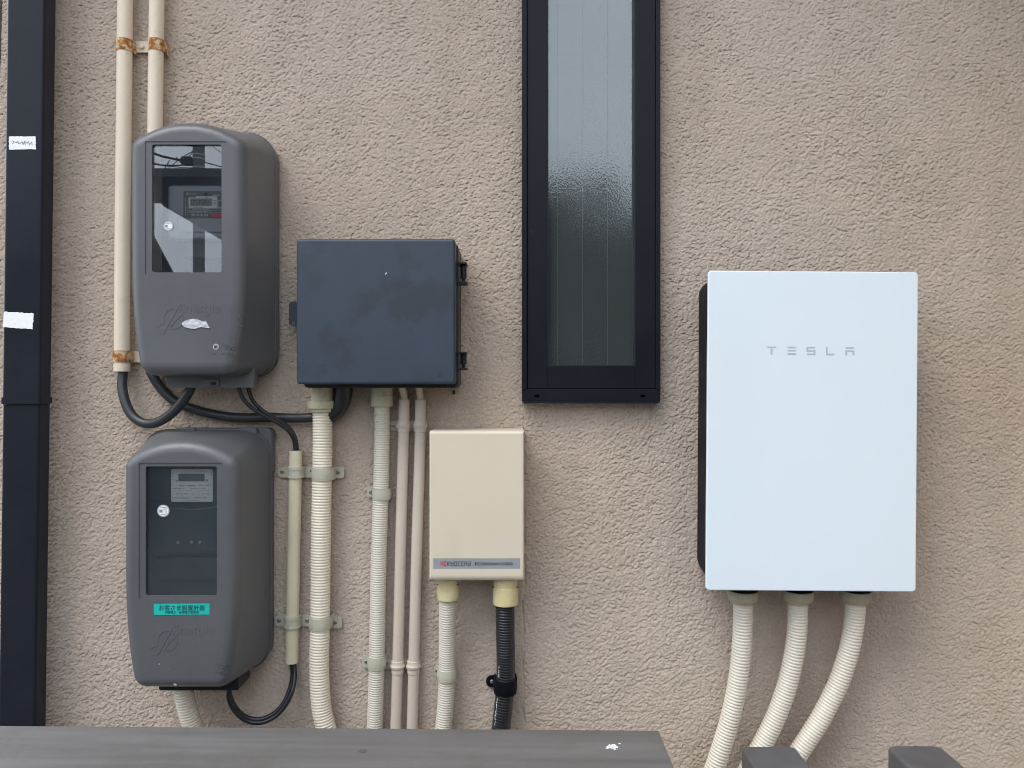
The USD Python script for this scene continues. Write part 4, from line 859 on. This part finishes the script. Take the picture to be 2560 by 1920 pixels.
def ear(x0, x1, z0, z1, hole=None, r=.006, d0=.0025, d1=.0062):
    g = Polygon(rrect(x0, x1, z0, z1, min(r, (z1 - z0) / 2.05, (x1 - x0) / 2.05)))
    if hole is not None: g = g.difference(Point(hole).buffer(.0022))
    return ext(g, d0, d1)

def xz(a, b, dd): return X(a, dd), X(b, dd)
dp, da = .021, .031
def double_clamp(lab, ep, eb, kb, ab, sc, hole, tilt):
    t = thing("pipe_clamp", lab, "pipe clamp", P(sc[0][0], sc[0][1], 0))
    dd = .006
    obj("mounting_strip", ear(X(ep[0], dd), X(ep[1], dd), Z(ep[3], dd), Z(ep[2], dd), (X(hole[0], dd), Z(hole[1], dd)) if hole else None, .010), CLAMP_GREY, t)
    obj("raised_ear", ear(X(eb[0], dd), X(eb[1], dd), Z(eb[3], dd), Z(eb[2], dd), None, .006, .0064, .0090), CLAMP_GREY, t)
    obj("band", band(X(kb[0], dp), dp, .0140, Z(kb[2], .035), Z(kb[1], .035), .0022, 0, True), CLAMP_GREY, t)
    obj("band", band(X(ab[0], da), da, .0213, Z(ab[2], .052), Z(ab[1], .052), .0014, .0014), CLAMP_GREY, t)
    for i, (a, b) in enumerate(sc): obj("screw", screw(X(a, dd), Z(b, dd), .0092 if i == len(sc) - 1 else .0063, .0046), SCREW, t)
double_clamp("upper double clamp holding the cream pipe and the thick conduit", (694, 852, 1167, 1194), (826, 861, 1166, 1195), (739, 1168, 1196), (807, 1171, 1202), [(706, 1179), (846, 1180.5)], (777, 1178), 0)
double_clamp("lower double clamp holding the cream pipe and the thick conduit", (686.7, 850, 1538, 1566), (820, 855, 1539, 1570), (731, 1543, 1573), (800.5, 1549, 1578), [(697.4, 1551), (768, 1551), (838, 1554.6)], None, 0)

def half_clamp(lab, name, px, r, dd, y0, y1, earbox, sc, m, t0=.0012, bl=.0016, rr=.005):
    t = thing("pipe_clamp", lab, "pipe clamp", P(sc[0], sc[1], 0))
    obj("ear", ear(X(earbox[0], .006), X(earbox[1], .006) + .012, Z(earbox[3], .006), Z(earbox[2], .006), None, rr), m, t)
    obj("band", band(X(px, dd), dd, r, Z(y1, dd + r), Z(y0, dd + r), t0, bl), m, t)
    obj("screw", screw(X(sc[0], .006), Z(sc[1], .006), .0063, .0042), SCREW, t)
    return t
half_clamp("single clamp half way down the middle conduit below the junction box", "", 953.5, .0174, .026, 1224, 1251, (917.5, 934, 1217, 1243), (927.4, 1229.7), CLAMP_GREY)
t = half_clamp("triple clamp near the rail on the middle conduit and the two thin pipes", "", 941.5, .0174, .026, 1646, 1677.5, (905.5, 922, 1640, 1668.6), (915.5, 1654), CLAMP_GREY)
obj("back_strip", ear(X(930, .006), X(1052, .006), Z(1672, .006), Z(1648, .006), (X(969, .006), Z(1659, .006)), .004), PIPE_PINK, t)
t = thing("pipe_clamp", "flat strip behind the upper couplings of the two thin pipes", "pipe clamp", P(979, 1064, 0))
obj("back_strip", ear(X(966, .006), X(1056, .006), Z(1077, .006), Z(1053, .006), None, .004), PIPE_PINK, t)
obj("screw", screw(X(975, .006), Z(1065, .006), .0063, .0032), SCREW, t); obj("screw", screw(X(984, .006), Z(1065, .006), .0063, .0026), SCREW, t)
half_clamp("single clamp on the pale conduit under the beige connection box", "", 1117, .0182, .030, 1680, 1708, (1085.5, 1099, 1665, 1691), (1092.5, 1676), CLAMP_GREY)
t = half_clamp("black clamp with round ear holding the black conduit", "", 1263, .0212, .033, 1706, 1742, (1215, 1244, 1689, 1718), (1229.7, 1703.5), BLACK_BODY, .0024, .0022, .013)

def strap_clamp(lab, pipes, y0, y1, strip, bolt):
    t = thing("pipe_clamp", lab, "pipe clamp", P(bolt[0], bolt[1], 0))
    for (px, dd, r) in pipes: obj("strap", band(X(px, dd), dd, r, Z(y1, dd + r), Z(y0, dd + r), .0013, .0003), RUST, t, label="rusty painted strap")
    s = obj("bridge_plate", ear(X(strip[0], .008), X(strip[1], .008), Z(strip[3], .008), Z(strip[2], .008), None, .003, .004, .0085), PIPE_PAINT, t)
    obj("bolt_head", lathe([(.001, 0), (.0060, .0002), (.0060, .004), (.0045, .005), (.001, .0052)], 0, 0), PIPE_PAINT, None) if False else None
    b = lathe([(.001, 0), (.0056, .0002), (.0056, .003), (.0040, .0042), (.001, .0044)], 0, 0, 6)
    v = np.array(b[0]); v = np.c_[v[:, 0] + X(bolt[0], .0085), -.0086 - v[:, 2], v[:, 1] + Z(bolt[1], .0085)]
    obj("bolt_head", (v, b[1][:, ::-1]), PIPE_PAINT, t, smooth=20)
strap_clamp("rusty double strap clamp on the two painted pipes near the top", ((311.8, .025, .0158), (391.2, .025, .0156)), 93, 122, (326, 380, 103, 131), (355, 117))
strap_clamp("rusty strap clamp low on the far left painted pipe", ((304.8, .025, .0168),), 876, 905, (318, 380, 878, 906), (365, 892))

# ================================================================ wooden fence in front
def fence():
    d0, d1 = .400, .600
    t = thing("wooden_fence", "weathered grey wooden rail of a low fence running across the foreground", "fence", (-.6, -.45, 0))
    zt0 = Z(1813, d0); zt1 = Z(1825, d0); x1 = X(1645, d0); x0 = -2.6; th = .036
    sl = (zt1 - zt0) / (x1 - X(0, d0))
    def sec(x, e=.0035):
        zt = zt0 + sl * (x - X(0, d0)); p = rrect(d0, d1, zt - th, zt, e, 4)
        return np.c_[np.full(len(p), x), -p[:, 0], p[:, 1]]
    a, b = sec(x1 - .002), sec(x1, .0035); b[:, 2] += 0
    r = obj("top_rail", Manifold.hull_points(np.vstack([sec(x0), a, sec(x1, .005)])), RAIL, t)
    rng = np.random.default_rng(3)
    dd = .505; px, pz = X(1578, .49), None
    def ztop(x): return zt0 + sl * (x - X(0, d0))
    def flat(pts, up=.0003):
        m = trimesh.creation.extrude_polygon(Polygon(pts).buffer(0), up, engine="earcut") if Polygon(pts).buffer(0).geom_type == "Polygon" else None
        if m is None: return None
        v = np.array(m.vertices); m.vertices = np.c_[v[:, 0], -v[:, 1], ztop(v[:, 0]) + v[:, 2] + .0001]; m.invert(); return m
    spl = []
    for k in range(16):
        cx = .160 + rng.normal(0, .007); cd = .460 + rng.normal(0, .0035); n = 7; an = np.sort(rng.uniform(0, 6.28, n)); s = rng.uniform(.0012, .0050)
        spl.append(flat([(cx + 1.7 * s * rng.uniform(.4, 1.2) * math.cos(q), cd + s * rng.uniform(.4, 1.2) * math.sin(q)) for q in an]))
    obj("paint_splash", cat(*spl), PAPER, r, smooth=False)
    kn = [flat([(-.235 + .0065 * math.cos(q) * (1 + .15 * math.sin(3 * q)), .482 + .006 * math.sin(q)) for q in np.linspace(0, 6.28, 18)[:-1]])]
    obj("knot", cat(*kn), surface("dark_knot", (0.082, .077, .073), .6, .1, 80), r, smooth=False)
    p = .2439; xp = X(1851, d0)
    for k in range(1, 10):
        x = xp - p * k
        obj("fence_picket", cube(x, x + .0905, 0, ztop(x) - th - .0005, d0 + .02, d0 + .11), POST, t, smooth=False)
fence()
def post(lab, px, rc):
    d0 = .400; w = .0907; x = X(px, d0); zt = Z(1866 if px < 2000 else 1862, d0)
    t = thing("fence_post", lab, "post", (x + w / 2, -d0 - w / 2, 0))
    loops = []
    for a in np.linspace(0, math.pi / 2, 6):
        k = rc * (1 - math.cos(a)); p = rrect(x + k, x + w - k, d0 + k, d0 + w - k, .006 + rc, 5)
        loops.append(np.c_[p[:, 0], -p[:, 1], np.full(len(p), zt - rc + rc * math.sin(a))])
    p = rrect(x, x + w, d0, d0 + w, .006 + rc, 5); loops.append(np.c_[p[:, 0], -p[:, 1], np.zeros(len(p))])
    obj("shaft", Manifold.hull_points(np.vstack(loops)), POST, t)
post("square grey post top beside the end of the rail, under the white conduits", 1851, .0025)
post("square grey-brown post top with rounded corners at the lower right", 2214, .0060)

# ================================================================ across the lane: what the panes mirror
def gable(t, name, x0, x1, zb, ze, apex, za, y, depth, m):
    pts = np.array([[x0, zb], [x1, zb], [x1, ze], [apex, za], [x0, ze]], float)
    obj(name, hull([(pts, -y), (pts, -y - 0 + depth * -1)]), m, t, smooth=False)
def slab_roof(t, a, b, over, y0, y1, th, m):
    """One sloping roof plane from eave a=(x, z) to ridge b=(x, z) between depths y0 and y1."""
    a, b = np.array(a, float), np.array(b, float); n = np.array([-(b - a)[1], (b - a)[0]]); n /= np.linalg.norm(n); n = n if n[1] > 0 else -n
    u = (b - a) / np.linalg.norm(b - a); a = a - u * over
    pts = np.array([a, b, b + n * th, a + n * th])
    obj("roof", hull([(pts, -y0), (pts, -y1)]), m, t, smooth=False)
vy = 1.38
def R(px, py, L): return (px - 1280) / FOC * L, vy - L, EYE + (960 - py) / FOC * L
def plan(t, name, pts, z0, z1, m):
    """Flat slab from a plan outline of (x, y)."""
    obj(name, ext_up(Polygon([(x, -y) for x, y in pts]), z0, z1), m, t, smooth=False)
cz_ = 4.0; h_ = cz_ - EYE
def Rp(px, py): L = h_ / ((960 - py) / FOC); return ((px - 1280) / FOC * L, vy - L)
ca, cb, cc = Rp(402, 508), Rp(411, 517), Rp(556, 601)
ynear = vy - h_ / ((960 - 441) / FOC)
sl = (cc[0] - cb[0]) / (cc[1] - cb[1]); yf = -16.0
far_ = (cb[0] + sl * (yf - cb[1]), yf)
cp = thing("carport", "dark flat carport canopy mirrored across the upper meter window", "carport", (-4.0, -10, 0))
plan(cp, "canopy", [(-7.4, ynear), (-2.2, ynear), (-2.2, yf), far_, cb, ca, (-7.4, ca[1])], cz_, cz_ + .02, ROOF_TILE)
plan(cp, "fascia", [(-7.4, ynear), (-2.2, ynear), (-2.2, ynear - .06), (-7.4, ynear - .06)], cz_ + .021, cz_ + .10, ROOF_TILE)
for x, y in ((-2.4, ynear - .3), (-2.4, yf + .3), (-7.2, ynear - .3)): obj("post", cube(x - .05, x + .05, 0, cz_ - .001, -y - .05, -y + .05), ROOF_TILE, cp, smooth=False)
nh = thing("neighbour_house", "low house with dark tiled roof, mirrored lower left in the upper meter window", "house", (-9, -11, 0))
ze = 3.3
def Re(px, py): L = (ze - EYE) / ((960 - py) / FOC); return ((px - 1280) / FOC * L, vy - L)
e0, e1 = Re(372, 604), Re(424, 692)
dx = (e1[0] - e0[0]) / (e1[1] - e0[1])
A, B = (e0[0] + dx * 1.6, e0[1] + 1.6), (e0[0] + dx * -7.0, e0[1] - 7.0)
C, D_ = (B[0] - 6, B[1]), (A[0] - 6, A[1])
pts = np.array([[*A, ze], [*B, ze], [*C, ze], [*D_, ze], [*A, ze - .12], [*B, ze - .12], [*C, ze - .12], [*D_, ze - .12], [(A[0] + D_[0]) / 2, A[1] - 2.4, ze + .25], [(B[0] + C[0]) / 2, B[1] + 2.4, ze + .25]])
rf = obj("roof", Manifold.hull_points(pts), ROOF_TILE, nh, smooth=False)
n_ = 46
for k in range(n_):                                     # the eave's row of round tile ends, seen as a toothed edge
    q = k / n_; x, y = A[0] + (B[0] - A[0]) * q, A[1] + (B[1] - A[1]) * q
    obj("tile_end", lathe([(.002, ze - .02), (.085, ze - .02), (.085, ze + .05), (.002, ze + .06)], x, -y, 8), ROOF_TILE, rf, smooth=False)
plan(nh, "house_body", [(A[0] - .5, A[1] - .4), (B[0] - .5, B[1] + .4), (C[0] + .5, C[1] + .4), (D_[0] + .5, D_[1] - .4)], 0, ze - .125, CONCRETE)

pole = thing("utility_pole", "dark utility pole with wires mirrored in the upper meter window", "utility pole", (*R(497, 400, 20.0)[:2], 0))
px_, py_, _ = R(497, 400, 20.0)
obj("shaft", tube([[px_, py_, 0], [px_, py_, 4], [px_, py_, 8], [px_, py_, 11.5]], .145, 20, .5), CONCRETE, pole)
tb = R(469, 403, 20.0)
obj("terminal_box", slab(tb[0] - .13, tb[0] + .13, tb[2] - .1, tb[2] + .1, -tb[1] - .1, -tb[1] + .1, .02, .02), BLACK_IN, pole)
zf = lambda py: R(497, py, 20.0)[2]
for y in (388, 398, 420): obj("strap_band", lathe([(.02, zf(y) - .02), (.155, zf(y) - .02), (.155, zf(y) + .02), (.02, zf(y) + .02)], px_, -py_), SCREW, pole)
def wire(a, b, sag, r=.013):
    a, b = np.array(R(*a, 20.0)), np.array(R(*b, 20.0)); k = np.linspace(0, 1, 9)[:, None]
    obj("wire", tube(a + (b - a) * k - np.array([0, 0, sag]) * (4 * k * (1 - k)), r, 6, .3), BLACK_IN, pole, smooth=True)
for a, b, s_, r_ in (((330, 360, ), (484, 403), .10, .03), ((300, 372), (484, 407), .22, .02), ((300, 330), (486, 366), .05, .014), ((400, 440), (484, 376), -.05, .012), ((424, 400), (400, 442), 0, .014), ((300, 395), (486, 420), .05, .010), ((508, 404), (700, 430), .1, .014), ((510, 420), (700, 440), .1, .010), ((512, 350), (600, 420), 0, .008), ((505, 420), (530, 450), 0, .03), ((485, 372), (455, 392), .12, .014), ((485, 405), (440, 392), .15, .016)):
    wire(a, b, s_, r_)

def tree(x, y, h, cr, zc, n, seed, lab):
    r = np.random.default_rng(seed)
    t = thing("tree", lab, "tree", (x, y, 0))
    limbs = [tube([[x, y, 0], [x + .03, y, h * .3], [x - .02, y + .02, h * .6], [x, y, h * .85]], .09, 10, .2)]
    for k in range(7):
        a = r.uniform(0, 6.28); z = h * r.uniform(.25, .6)
        limbs.append(tube([[x, y, z], [x + .35 * cr * math.cos(a), y + .35 * cr * math.sin(a), z + .3], [x + .8 * cr * math.cos(a), y + .8 * cr * math.sin(a), z + .75]], .03, 6, .2))
    obj("trunk", cat(*limbs), BARK, t)
    # leaf clumps spread through the crown
    nc = 46; cl = []
    while len(cl) < nc:
        p = r.uniform(-1, 1, 3)
        if np.linalg.norm(p) < 1: cl.append(p * np.array([cr, cr, (h - zc)]) * .88 + np.array([x, y, zc]))
    cl = np.array(cl); pts = cl[r.integers(0, nc, n)] + r.normal(0, .20, (n, 3)); pts = pts[pts[:, 2] > .15]; n = len(pts)
    s = r.uniform(.035, .07, n)[:, None]; d1 = r.normal(size=(n, 3)); d1 /= np.linalg.norm(d1, axis=1, keepdims=True); d2 = np.cross(d1, r.normal(size=(n, 3))); d2 /= np.linalg.norm(d2, axis=1, keepdims=True)
    v = np.stack([pts - d1 * s, pts + d2 * s * .5, pts + d1 * s, pts - d2 * s * .5], 1).reshape(-1, 3)
    b = np.arange(n) * 4
    obj("crown", (v, np.vstack([np.c_[b, b + 1, b + 2], np.c_[b, b + 2, b + 3]])), LEAF, t, smooth=False)
for k, (x, y, h, cr, zc, n) in enumerate(((.40, -10.2, 5.05, .95, 2.7, 16000), (1.35, -10.4, 4.75, .95, 2.4, 16000), (2.6, -10.6, 4.7, 1.05, 2.4, 16000), (2.0, -11.2, 4.75, .8, 2.5, 14000), (-1.1, -10.7, 3.6, .9, 1.9, 8000), (4.2, -10.8, 4.4, 1.1, 2.3, 8000), (-2.6, -10.6, 3.3, .9, 1.7, 8000))):
    tree(x, y, h, cr, zc, n, 40 + k, ["tallest dark leafy tree mirrored at the left of the slit window", "dark round tree mirrored at the right of the slit window", "dark tree standing right of the mirrored ones", "slender dark tree behind the gap between two others", "small dark tree left of the tallest one", "tall dark tree farthest right across the lane", "low dark tree farthest left of the tree row"][k])
def hedge():
    t = thing("boundary_wall", "low dark block wall across the lane in front of the trees", "wall", (1, -8.6, 0))
    n = 0
    for i in range(5):
        for k in range(22):
            x = -7.6 + k * .8 + (.4 if i % 2 else 0); z = .02 + i * .2
            obj("block", slab(x + .004, x + .794, z + .003, z + .197, 8.5, 8.65, .004, .004, 2), CONCRETE, t, smooth=False)
hedge()
